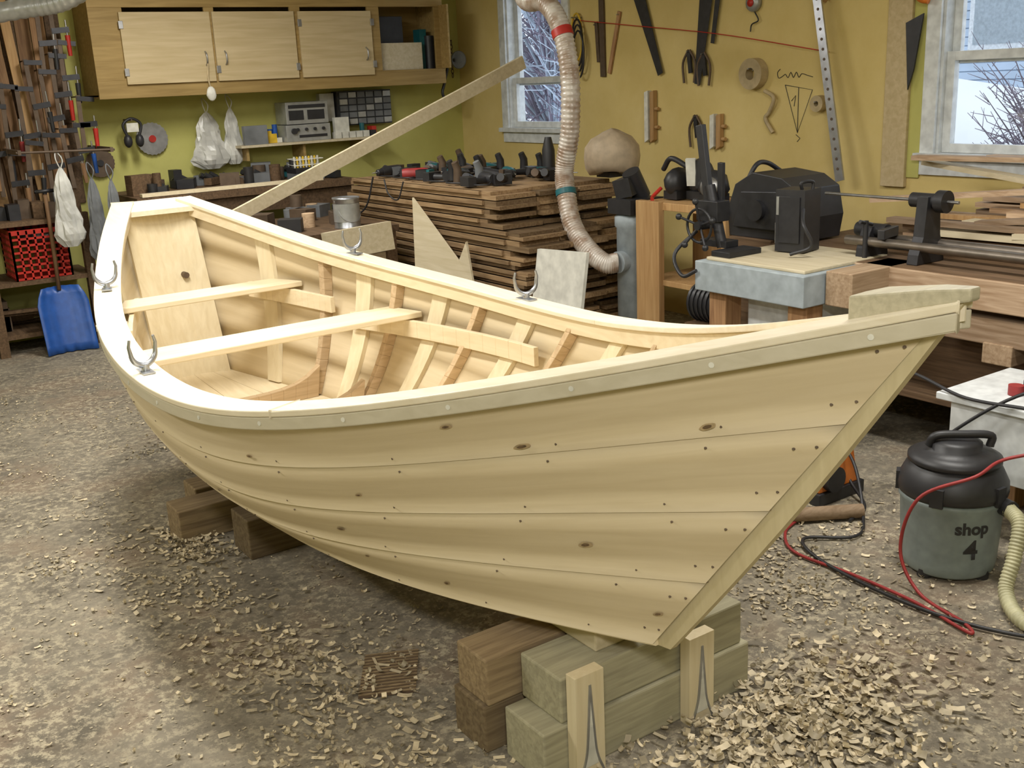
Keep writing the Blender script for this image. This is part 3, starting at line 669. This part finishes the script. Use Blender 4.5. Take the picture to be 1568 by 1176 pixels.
for i in range(14):
    x=random.uniform(1.2,1.85);y=random.uniform(.1,.34) if i%3 else random.uniform(.6,.75);c=random.choice(['blk','blk','bag2','iron','rust','lumX','rust']);
    if i%2: cl.cyl((x,y,.761),(x,y,.761+random.uniform(.06,.16)),.04,c)
    else: cl.box((x,y,.80),(.14,.1,.08),c,rot=(0,0,i))
cl.build('table_clutter')
path=catmull([(.45,1.2,2.58),(.5,1.42,2.30),(.6,1.68,2.03),(.6,1.86,2.0),(.6,2.0,1.86),(.6,2.07,1.62),(.6,2.06,1.31),(.6,2.0,1.10),(.62,2.03,.98),(.65,2.12,.80),(.65,2.24,.68),(.62,2.36,.60),(.56,2.40,.60)],44)
rr=[.053+.003*math.sin(i*1.57) for i in range(len(path))]
b=MB();b.tube(path,rr,'duct',18)
for idx,c in ((180,'red'),(352,'teal')):
    b.tube(path[idx:idx+9],.059,c,18)
b.build('dust_collection_hose')
b=MB();b.lathe((.42,2.40,0),[(0,0),(.11,0),(.11,.78),(.12,.79),(.12,.84),(.10,.86),(0,.86)],'grey');b.cyl((.56,2.40,.60),(.42,2.40,.60),.06,'grey');b.bb(.30,.54,2.30,2.49,.86,.94,'blk');b.cyl((.36,2.38,.94),(.44,2.38,1.08),.05,'blk');b.box((.45,2.36,1.0),(.12,.10,.10),'iron',rot=(.2,.1,.4));b.build('dust_collector')
b=MB();b.bb(.1,.50,2.54,3.15,.90,.94,'post');b.bb(.1,.50,2.54,3.15,.5,.53,'post');b.bb(.1,.13,2.54,3.15,0,.94,'post');b.bb(.1,.5,3.12,3.15,0,.94,'post')
b.bb(.49,.53,2.52,2.70,0,.945,'post');b.build('open_cabinet',bevel=.003)
b=MB();c0=V((.20,1.94,1.16));vs=[];fs=[];sg=24;pr=[(.0,.12),(.07,.113),(.12,.09),(.16,.04),(.17,-.02),(.165,-.08),(.14,-.12),(0,-.12)]
for r,z in pr:
    for k in range(sg):
        a=2*math.pi*k/sg;j=1+.05*math.sin(2*a+1+z*8)+.02*math.sin(5*a);vs.append(c0+V((r*j*math.cos(a),r*j*math.sin(a),z+.015*math.sin(2*a))))
for i in range(len(pr)-1):
    for k in range(sg): fs.append((i*sg+k,(i+1)*sg+k,(i+1)*sg+(k+1)%sg,i*sg+(k+1)%sg))
b.add(vs,fs,'cream',.5,True);b.box((.20,1.94,1.03),(.14,.12,.03),'iron');b.build('machine_dust_cover')
tl=MB()
for (x,y,z,rx,ry,rz_) in ((.35,2.66,1.03,.09,.06,.08),(.3,2.78,1.06,.07,.07,.10),(.38,2.95,1.03,.08,.08,.08),(.2,3.05,1.0,.06,.05,.05)):
    tl.blob((x,y,z),(rx,ry,rz_),'blk',.08)
tl.tube(catmull([(.4,2.6,1.1),(.42,2.68,1.16),(.4,2.78,1.12)],6),.014,'blk');tl.cyl((.42,2.9,1.02),(.42,2.9,1.16),.03,'blk');tl.lathe((.44,2.98,1.03),[(0,0),(.05,0),(.05,.01),(0,.012)],'steel',axis=(1,.3,.2));tl.box((.45,2.86,1.10),(.02,.05,.14),'paper',rot=(0,.2,.5));tl.tube(catmull([(.4,2.58,1.0),(.46,2.58,.96),(.5,2.62,.95)],5),.01,'red')
for (x,y) in ((.35,2.66),(.3,2.78),(.38,2.95),(.2,3.05)): tl.bb(x-.06,x+.06,y-.05,y+.05,.946,.99,'iron')
tl.build('router_and_sander')
# ---------------------------------------------------------------- right bench
b=MB()
b.bb(-.64,.66,3.45,6.5,.72,.80,'dkwood',rnd=.9);b.bb(.62,.67,3.9,6.5,.68,.798,'lumY',rnd=.5)
b.bb(.5,1.02,3.47,4.08,.66,.79,'grey');b.bb(.45,.98,3.50,4.05,.79,.805,'ply')
b.bb(.5,.90,4.09,4.22,.66,.80,'lumX',rnd=.5)
for y in (3.6,4.9,6.3): b.bb(.52,.62,y-.05,y+.05,0,.72,'lumZ')
b.bb(.86,.96,3.50,3.60,0,.66,'lumZ',rnd=.9);b.bb(.86,.96,3.95,4.05,0,.66,'lumZ',rnd=.9)
b.bb(.30,.84,3.62,4.0,.30,.66,'white');b.bb(-.6,.6,3.5,6.4,.25,.28,'dkwood')
b.bb(.40,.44,4.0,6.4,.28,.68,'dkwood')
b.beam((.62,4.35,.60),(.62,5.6,.60),.06,.10,'lumY',rnd=.1);b.beam((.66,4.7,.52),(.50,4.7,.52),.12,.08,'lumX',rnd=.4);b.beam((.52,5.1,.55),(.9,5.1,.55),.12,.10,'lumX',rnd=.2);b.beam((.60,4.9,.64),(.60,6.2,.64),.14,.06,'crib',rnd=.9)
b.build('right_workbench',bevel=.004)
b=MB();b.bb(.72,1.12,4.82,5.9,.22,.47,'white');b.bb(.70,1.15,4.78,5.95,.47,.495,'white');b.cyl((1.12,5.20,.36),(1.15,5.20,.36),.022,'blk');
for y in (4.88,5.85): b.bb(.75,.82,y-.03,y+.03,0,.22,'lumZ');b.bb(1.02,1.09,y-.03,y+.03,0,.22,'lumZ')
b.build('white_drawer_box',bevel=.003)
b=MB();b.cyl((.80,3.28,.55),(.80,3.44,.55),.09,'iron')
for k in range(6): b.cyl((.80,3.29+k*.028,.55),(.80,3.30+k*.028,.55),.096,'blk')
b.bb(.70,.90,3.28,3.44,0,.46,'dkwood');b.cyl((.80,3.44,.55),(.80,3.455,.55),.03,'steel');b.build('bench_motor')
b=MB()
for i in range(64):
    lay=i//8;x=-.50+(i%8)*.105+random.uniform(-.02,.02);z=.815+lay*.034;a=random.uniform(-.05,.05)*(1 if lay<4 else 1.6)
    if lay>=4 and x>.1: continue
    x=max(x,-.44);y0=3.64+random.uniform(0,.4)+.08*lay;L_=random.uniform(1.8,2.6)
    b.beam((x-a,y0,z),(x+a,y0+L_,z+random.uniform(0,.03)),random.uniform(.06,.10),.022,random.choice(['lumY','lumY','ply','lumY','post']))
for (xa,ya2,za,xb,yb2,zb2,m) in ((-.3,3.7,1.12,.15,5.4,1.0,'ply'),(.1,3.7,.98,-.2,5.6,1.16,'lumY'),(.2,4.3,.93,.0,6.0,1.12,'lumY'),(-.35,4.0,1.15,-.1,6.0,1.14,'lumY'),(.25,4.5,.90,.15,6.2,1.03,'ply'),(-.2,3.7,1.15,-.4,5.6,1.16,'lumY')): b.beam((xa,ya2,za),(xb,yb2,zb2),.07,.022,m)
b.build('lumber_pile')
b=MB();b.blob((-.40,4.42,1.27),(.10,.06,.11),'post',.02);b.bb(-.46,-.36,4.36,4.48,1.10,1.22,'lumX',rnd=.2);b.build('rounded_wood_blank')
zb=.801
b=MB()
for x in (.44,.56): b.cyl((x,3.92,zb+.07),(x,5.7,zb+.07),.02,'dsteel',seg=14)
def casting(y,h,w=.07):
    b.prism([(.50-w*1.3,y,zb),(.50+w*1.3,y,zb),(.50+w*1.2,y,zb+.04),(.50+w*.8,y,zb+.11),(.50+w*.6,y,zb+h),(.50-w*.6,y,zb+h),(.50-w*.8,y,zb+.11),(.50-w*1.2,y,zb+.04)],(0,.05,0),'iron')
    b.cyl((.50,y-.05,zb+h-.02),(.50,y+.1,zb+h-.02),.03,'iron')
casting(3.98,.13,.06);casting(4.24,.27,.07);casting(5.4,.22)
b.cyl((.50,3.75,zb+.25),(.50,4.4,zb+.25),.007,'steel',seg=8);b.cyl((.50,4.31,zb+.25),(.50,4.35,zb+.25),.045,'iron')
b.beam((.45,4.08,zb+.11),(.6,4.12,zb+.11),.03,.04,'iron');b.cyl((.58,4.03,zb),(.58,4.03,zb+.16),.011,'iron',seg=10);b.cyl((.54,4.03,zb+.14),(.62,4.03,zb+.16),.008,'iron',seg=8)
b.build('wood_lathe',bevel=.003)
b=MB();b.box((.62,3.70,.945),(.14,.14,.27),'blk',rot=(0,0,.2));b.box((.693,3.715,.95),(.006,.10,.20),'iron',rot=(0,0,.2));b.box((.69,3.67,.89),(.014,.055,.09),'paper',rot=(0,0,.2));b.box((.69,3.68,1.01),(.014,.065,.08),'silver',rot=(0,0,.2))
b.tube(catmull([(.64,3.74,1.07),(.66,3.75,1.11),(.60,3.76,1.11),(.6,3.76,1.07)],5),.008,'blk',8)
b.tube(catmull([(.68,3.78,1.0),(.76,3.85,.95),(.74,3.88,.86),(.78,3.8,.82)],6),.008,'blk',8);b.build('motor_control_box',bevel=.006)
b=MB()
b.prism([(.18,3.16,.81),(.18,3.58,.81),(.18,3.60,.92),(.18,3.57,1.05),(.18,3.48,1.10),(.18,3.30,1.12),(.18,3.19,1.06),(.18,3.14,.93)],(.30,0,0),'blk')
b.prism([(.485,3.20,.86),(.485,3.54,.86),(.485,3.56,.98),(.485,3.47,1.04),(.485,3.25,1.03)],(.02,0,0),'iron')
b.cyl((.49,3.36,.95),(.53,3.36,.95),.05,'iron');b.tube(catmull([(.22,3.25,1.10),(.32,3.25,1.15),(.42,3.27,1.15),(.47,3.25,1.06)],6),.012,'blk')
b.bb(.49,.50,3.30,3.42,1.0,1.03,'paper');b.bb(.16,.5,3.17,3.44,.0,.81,'dkwood');b.build('portable_generator',bevel=.02)
b=MB();cx,cy=.86,3.42
b.bb(cx-.10,cx+.10,cy+.09,cy+.20,.806,.83,'iron');b.bb(cx-.06,cx+.02,cy-.06,cy+.10,.83,.86,'iron');b.cyl((cx,cy+.06,.83),(cx,cy-.02,1.10),.024,'iron');b.box((cx,cy+.0,.99),(.08,.13,.09),'iron')
b.beam((cx,cy-.02,1.0),(cx-.02,cy-.10,1.36),.04,.028,'blk',up=(1,0,0));b.beam((cx-.03,cy+.02,1.02),(cx-.02,cy+.03,1.20),.03,.02,'blk',up=(1,0,0))
for k in range(5):
    a=k*2*math.pi/5+.3;p=V((cx+.08,cy-.0,.93));q=p+V((.03,math.cos(a)*.11,math.sin(a)*.11));b.cyl(p,q,.006,'iron',seg=8);b.blob(q,(.015,.015,.015),'blk',0)
b.cyl((cx,cy+.0,.93),(cx+.1,cy+.0,.93),.02,'iron');b.tube([V((cx+.085,cy+.0,.93))+V((0,math.cos(a)*.075,math.sin(a)*.075)) for a in np.linspace(0,2*math.pi,25)],.007,'blk',6,caps=False)
b.tube(catmull([(cx+.05,cy-.05,.9),(cx+.14,cy-.1,.8),(cx+.19,cy,.72),(cx+.18,cy+.08,.75)],6),.009,'blk',8)
b.build('drill_press',bevel=.003)
# ---------------------------------------------------------------- right wall tools
def peg(b,y,z): b.cyl((XR+.001,y,z),(XR+.04,y,z),.004,'steel',seg=6)
def handsaw(y0,z0,y1,z1,w0,w1,name='hand_saw'):
    b=MB();a=V((0,y1-y0,z1-z0)).normalized();n=V((0,a.z,-a.y));p=V((XR+.02,y0,z0));q=V((XR+.02,y1,z1))
    b.prism([p-n*w0/2,p+n*w0/2,q+n*w1/2,q-n*w1/2],(.003,0,0),'iron',rnd=.9)
    o=p-a*.01
    hp=[o+n*w0*.45,o-n*w0*.45,o-a*.10-n*.055,o-a*.13-n*.02,o-a*.11+n*.02,o-a*.12+n*.06,o-a*.06+n*.07]
    b.prism([h-V((.008,0,0)) for h in hp],(.02,0,0),'dkwood');peg(b,o.y,o.z-.05);b.build(name)
handsaw(1.20,2.22,1.46,1.58,.12,.05);handsaw(1.90,2.20,1.80,1.51,.13,.05);handsaw(2.02,2.30,1.93,1.75,.05,.03)
def strip(name,pts,w,m,x=.012,th=.015):
    b=MB();P=[V((XR+x,p[0],p[1])) for p in pts]
    for a,c in zip(P[:-1],P[1:]): b.beam(a,c,th,w,m,up=(0,1,.3))
    peg(b,pts[0][0],pts[0][1]-.02);return b.build(name,bevel=.002)
strip('level_bar',[(.86,2.15),(.865,1.58)],.05,'rust');strip('wood_batten',[(1.05,2.0),(.93,1.60)],.03,'lumZ');strip('sliding_bevel',[(.80,1.95),(.82,1.68)],.03,'rust')
b=MB();a=V((XR+.05,2.66,2.40));c=V((XR+.16,3.04,.98));b.beam(a,c,.012,.055,'galv',up=(0,1,.35))
d=(c-a)
for i in range(26): 
    p=a+d*(.03+i*.037);b.cyl(p+V((.0,0,0)),p+V((.0085,0,.001)),.008,'rust',seg=8)
b.build('steel_straightedge')
def roll(y,z,R,r,d,m,name):
    b=MB();b.lathe((XR+.003,y,z),[(r,0),(R,0),(R,d),(r,d),(r,0)],m,axis=(1,0,0),smooth=False);peg(b,y,z+r*.6);b.cyl((XR+.001,y,z+r-.005),(XR+d+.02,y,z+r-.005),.005,'steel',seg=6);b.build(name)
roll(2.28,1.56,.09,.035,.06,'tape','tape_roll');roll(2.77,1.385,.045,.015,.05,'tape','twine_roll')
def handscrew(y,z,h,name='handscrew_clamp'):
    b=MB()
    for dy,m in ((-.025,'paper'),(.03,'post')): b.prism([(XR+.005,y+dy-.018,z-h/2),(XR+.005,y+dy+.018,z-h/2+.02),(XR+.005,y+dy+.018,z+h/2),(XR+.005,y+dy-.018,z+h/2-.01)],(.035,0,0),m)
    for zz in (-.2,.15): b.cyl((XR+.022,y-.05,z+h*zz),(XR+.022,y+.07,z+h*zz),.005,'steel',seg=8);b.cyl((XR+.022,y+.05,z+h*zz),(XR+.022,y+.08,z+h*zz),.012,'post',seg=10)
    b.build(name,bevel=.002)
handscrew(1.36,1.31,.34);handscrew(1.97,1.22,.22)
b=MB();b.lathe((XR+.003,2.26,1.96),[(0,0),(.05,0),(.052,.02),(.045,.035),(.02,.04),(0,.04)],'silver',axis=(1,0,0));b.lathe((XR+.004,2.26,1.96),[(.022,.04),(.022,.046),(0,.047)],'red',axis=(1,0,0));b.tube(catmull([(XR+.02,2.27,1.91),(XR+.02,2.30,1.86),(XR+.02,2.25,1.84),(XR+.02,2.24,1.80)],5),.004,'iron',6);b.build('chalk_line_reel')
b=MB();b.tube(catmull([(XR+.02,2.36,1.46),(XR+.03,2.44,1.42),(XR+.02,2.40,1.34),(XR+.02,2.37,1.30),(XR+.02,2.43,1.22)],6),.012,'tape',8);b.build('bent_hook')
for (y,z) in ((1.78,1.32),(1.85,1.70),(1.72,1.72)):
    b=MB();b.beam((XR+.02,y,z),(XR+.02,y+.02,z-.14),.012,.03,'iron',up=(0,1,0));b.tube(catmull([(XR+.02,y,z),(XR+.02,y-.05,z-.08),(XR+.02,y-.04,z-.2)],5),.008,'rust',6);b.tube(catmull([(XR+.02,y+.01,z),(XR+.02,y+.06,z-.08),(XR+.02,y+.05,z-.2)],5),.008,'rust',6);peg(b,y,z-.01);b.build('pliers')
b=MB();b.tube(catmull([(XR+.03,.55,1.98),(XR+.03,1.2,1.90),(XR+.03,2.0,1.80),(XR+.03,2.83,1.66)],8),.003,'red',6);b.build('red_string')
b=MB()
for k in range(4):
    c=V((XR+.03+.012*k,.60+.02*k,1.86-.04*k));b.tube([c+V((0,math.cos(a)*.06,math.sin(a)*.16)) for a in np.linspace(0,2*math.pi,21)],.007,random.choice(['yel','hoseb','blk']),6,caps=False)
b.cyl((XR+.001,.62,1.99),(XR+.09,.62,1.99),.006,'steel',seg=6);b.build('rope_coil')
b=MB()
def line2(pts): b.tube([(XR+.003,p[0],p[1]) for p in pts],.002,'blk',5)
line2([(2.50,1.49),(2.70,1.46),(2.60,1.22),(2.50,1.49)]);line2([(2.60,1.475),(2.60,1.22)]);line2([(2.55,1.40),(2.58,1.43),(2.57,1.37)])
line2(catmull([(2.46,1.58),(2.44,1.56),(2.45,1.53),(2.48,1.54),(2.50,1.55),(2.52,1.53),(2.54,1.56),(2.56,1.53),(2.58,1.56),(2.60,1.53),(2.62,1.55),(2.66,1.54),(2.70,1.53)],3));line2([(2.59,1.21),(2.62,1.19),(2.60,1.17)]);b.build('pencil_sketch')
b=MB()
for (pts) in ([(2.40,2.30),(2.55,2.12),(2.62,1.98)],[(2.95,2.25),(2.88,2.05),(2.78,1.93)]): b.tube(catmull([(XR+.03,*p) for p in pts],6),.018,'post',8)
b.build('wooden_knee_pattern')
b=MB();b.tube(catmull([(XR+.05,3.40,2.1),(XR+.06,3.36,2.0),(XR+.06,3.40,1.90),(XR+.05,3.45,1.88)],6),.02,'orange',10);b.cyl((XR+.001,3.40,2.1),(XR+.05,3.40,2.1),.006,'steel',seg=6);b.build('orange_clamp')
b=MB();b.prism([(XR+.035,3.32,1.78),(XR+.035,3.42,1.82),(XR+.035,3.38,1.55),(XR+.035,3.35,1.45)],(.01,0,0),'iron');peg(b,3.36,1.76);b.build('framing_square')
# ---------------------------------------------------------------- floor objects
c=(1.385,5.015,0)
b=MB()
b.lathe(c,[(0,.012),(.135,.012),(.142,.02),(.147,.05),(.157,.24),(.163,.25),(.163,.262),(.147,.267)],'vacg',36)
b.lathe(c,[(.147,.265),(.165,.268),(.168,.285),(.166,.31),(.147,.35),(.132,.365)],'blk',36);b.lathe(c,[(.132,.365),(.142,.37),(.142,.385),(.115,.40),(.08,.41),(.08,.43),(.06,.44),(0,.443)],'blk',36)
for a in (0,1.57,3.14,4.71): b.cyl((c[0]+.12*math.cos(a),c[1]+.12*math.sin(a),0),(c[0]+.12*math.cos(a),c[1]+.12*math.sin(a),.03),.024,'blk',seg=10)
b.tube(catmull([(c[0]+.07,c[1]-.05,.42),(c[0]+.06,c[1]-.03,.455),(c[0],c[1]+.03,.460),(c[0]-.06,c[1]+.08,.455),(c[0]-.06,c[1]+.08,.42)],6),.013,'blk');
for k in range(5): b.box((c[0]+.152*math.cos(k*1.25+.3),c[1]+.152*math.sin(k*1.25+.3),.29),(.04,.04,.06),'blk',rot=(0,0,k*1.25+.3))
b.cyl((1.35,5.15,.25),(1.37,5.21,.25),.028,'blk')
vac=b.build('shop_vacuum')
def wraptext(body,size,zc,ang0,r,parent):
    cu=bpy.data.curves.new('t','FONT');cu.body=body;cu.size=size;cu.align_x='CENTER';cu.offset=.002;ob=bpy.data.objects.new('t',cu);bpy.context.collection.objects.link(ob);bpy.context.view_layer.update()
    dg=bpy.context.evaluated_depsgraph_get();me=bpy.data.meshes.new_from_object(ob.evaluated_get(dg));bpy.data.objects.remove(ob)
    for v in me.vertices:
        a=ang0+v.co.x/r;z=zc+v.co.y;v.co=(c[0]+(r+.0015)*math.cos(a)-parent.location.x,c[1]+(r+.0015)*math.sin(a)-parent.location.y,z-parent.location.z)
    me.materials.clear();me.materials.append(M['blk']);o=bpy.data.objects.new('label_'+body,me);bpy.context.collection.objects.link(o);o.parent=parent
ang=math.atan2(6.862-c[1],4.333-c[0])+.35
wraptext('shop',.055,.175,ang+.1,.154,vac);wraptext('4',.09,.09,ang+.1,.151,vac)
b=MB();pt=catmull([(1.37,5.20,.25),(1.41,5.26,.23),(1.46,5.28,.14),(1.52,5.30,.05),(1.60,5.42,.024),(1.57,5.6,.024),(1.35,5.8,.024),(1.1,5.9,.024)],40)
b.tube(pt,[.022+.002*math.sin(i*1.57) for i in range(len(pt))],'hoseb',12);b.build('vacuum_hose')
def cord(name,pts,r,m):
    b=MB();b.tube(catmull(pts,10),r,m,8);b.build(name)
cord('red_air_hose',[(1.05,5.95,.52),(1.20,5.5,.50),(1.36,5.2,.42),(1.50,5.16,.38),(1.60,5.04,.3),(1.62,5.0,.12),(1.64,5.09,.01),(1.70,5.28,.01),(1.74,5.32,.01),(1.70,5.12,.01),(1.69,4.88,.01),(1.70,4.65,.01),(1.60,4.52,.01),(1.47,4.47,.01)],.0055,'dred')
cord('extension_cord',[(.95,4.2,.5),(1.15,4.35,.3),(1.2,4.5,.15),(1.3,4.62,.012),(1.45,4.7,.012),(1.6,4.6,.012),(1.7,4.8,.012),(1.72,5.2,.012),(1.6,5.5,.012),(1.3,5.8,.012)],.006,'blk')
cord('black_cord',[(1.16,5.6,.5),(1.18,5.2,.52),(1.16,4.9,.5),(1.1,4.6,.52),(1.15,4.5,.35),(1.12,4.4,.1),(1.2,4.55,.01),(1.35,4.6,.01)],.006,'blk')
cord('power_cable',[(.75,5.4,.55),(1.1,5.15,.58),(1.2,4.9,.40),(1.18,4.75,.2),(1.15,4.7,.02)],.006,'blk')
b=MB();b.cyl((1.28,4.60,.03),(1.54,4.44,.03),.026,'lumX');b.build('short_log')
b=MB();cx,cy=1.20,4.36
b.bb(cx-.14,cx+.12,cy-.08,cy+.08,.0,.05,'blk');b.prism([(cx-.11,cy-.07,.05),(cx+.11,cy-.07,.05),(cx+.12,cy-.07,.12),(cx+.05,cy-.07,.19),(cx-.08,cy-.07,.19)],(0,.14,0),'orange')
b.tube(catmull([(cx-.08,cy,.18),(cx-.05,cy,.24),(cx+.06,cy,.24),(cx+.1,cy,.15)],6),.014,'orange');b.cyl((cx+.05,cy+.07,.1),(cx+.05,cy+.10,.1),.05,'blk');b.build('orange_portable_power_tool',bevel=.008)
b=MB();b.prism([(1.0,5.30,.497),(1.1,5.32,.497),(1.12,5.62,.497),(.95,5.62,.497)],(0,0,.03),'rust');b.blob((1.05,5.48,.55),(.06,.11,.045),'rust',.2);b.cyl((1.0,4.98,.497),(1.0,4.98,.53),.025,'dred');b.box((.93,5.05,.52),(.09,.12,.05),'blk')
for k in range(3): b.box((.85+.07*k,5.15+.12*k,.515),(.12,.05,.035),random.choice(['rust','blk','lumX']),rot=(0,0,k*1.1))
b.build('electric_sander')
b=MB();b.add([(3.02,4.38,.003),(3.16,4.31,.003),(3.28,4.50,.003),(3.14,4.57,.003)],[(0,1,2,3)],'rust')  # corrugated rubber patch lying on the floor, ribs as thin strips
for i in range(14):
    f=i/14;p=V((3.02,4.38,.004)).lerp(V((3.14,4.57,.004)),f);q=V((3.16,4.31,.004)).lerp(V((3.28,4.50,.004)),f);b.beam(p,q,.006,.004,'crib',rnd=.9)
b.build('corrugated_rubber_patch')
# ---------------------------------------------------------------- shavings
b=MB()
def shaving(x,y,z,L,w,cur,rot,tilt,rnd):
    n=3 if cur<3 else 6;R=Matrix.Rotation(rot,3,'Z')@Matrix.Rotation(tilt,3,'X');vs=[];fs=[]
    for i in range(n+1):
        t=i/n-.5
        if cur>.01: rad=L/cur;a=t*cur;px=rad*math.sin(a);pz=rad*(1-math.cos(a))
        else: px=t*L;pz=0
        for sg in (-1,1): vs.append(V((x,y,z))+R@V((px,sg*w/2,pz+.001)))
    for i in range(n): fs.append((2*i,2*i+2,2*i+3,2*i+1))
    b.add(vs,fs,'shav',rnd,True)
def patch(n,cx,cy,sx,sy,big=1,zh=.004):
    for _ in range(n):
        x=random.gauss(cx,sx);y=random.gauss(cy,sy)
        if not(XR+.8<x<XL and YB+.5<y<YF): continue
        shaving(x,y,.001+random.random()*zh,random.uniform(.008,.028)*big,random.uniform(.004,.011)*big,random.choice([0,.8,1.6,2.6,4.,5.5]),random.uniform(0,6.3),random.uniform(-.4,.4),random.random())
for _ in range(6000):
    x=random.uniform(1.2,5.6);y=random.uniform(.0,6.6)
    shaving(x,y,.001,random.uniform(.004,.014),random.uniform(.003,.006),random.choice([0,.8,1.6]),random.uniform(0,6.3),random.uniform(-.2,.2),random.random()*.8)
for _ in range(120):
    cx_=random.uniform(1.4,5.2);cy_=random.uniform(.5,6.4);patch(random.randint(15,60),cx_,cy_,random.uniform(.04,.18),random.uniform(.04,.18),random.uniform(.6,1.1))
patch(700,2.9,5.45,.35,.12,1.7,.03);patch(1000,2.45,5.3,.20,.12,1.7,.03);patch(600,1.75,4.55,.3,.3,1.2);patch(400,3.35,4.35,.12,.30,1.5,.01);patch(250,3.5,3.3,.1,.4,1.2);patch(900,2.2,5.9,.5,.4,1.2);patch(500,3.4,4.9,.25,.3,1.3);patch(250,3.30,3.20,.06,.12,1.6,.02)
b.build('wood_shavings')
# ---------------------------------------------------------------- lights
def fixture(x,y,L=1.2,pw=70,col=(1,.97,.91)):
    b=MB();b.bb(x-.09,x+.09,y-L/2,y+L/2,H0-.06,H0-.001,'white')
    for dx in (-.045,.045): b.cyl((x+dx,y-L/2+.02,H0-.08),(x+dx,y+L/2-.02,H0-.08),.016,'lamp',seg=10)
    b.build('ceiling_light')
    l=bpy.data.lights.new('tube_light','AREA');l.shape='RECTANGLE';l.size=.25;l.size_y=L;l.energy=pw;l.color=col;o=bpy.data.objects.new('tube_light',l);bpy.context.collection.objects.link(o);o.location=(x,y,H0-.11)
fixture(2.2,1.0,pw=50);fixture(3.4,3.4,pw=54);fixture(1.6,5.0,pw=44);fixture(5.6,3.0,pw=52);fixture(4.6,7.4,pw=80)
w=bpy.data.worlds.new('World');scene.world=w;w.use_nodes=True;bg=w.node_tree.nodes['Background'];bg.inputs[0].default_value=(.80,.89,1,1);bg.inputs[1].default_value=1.5
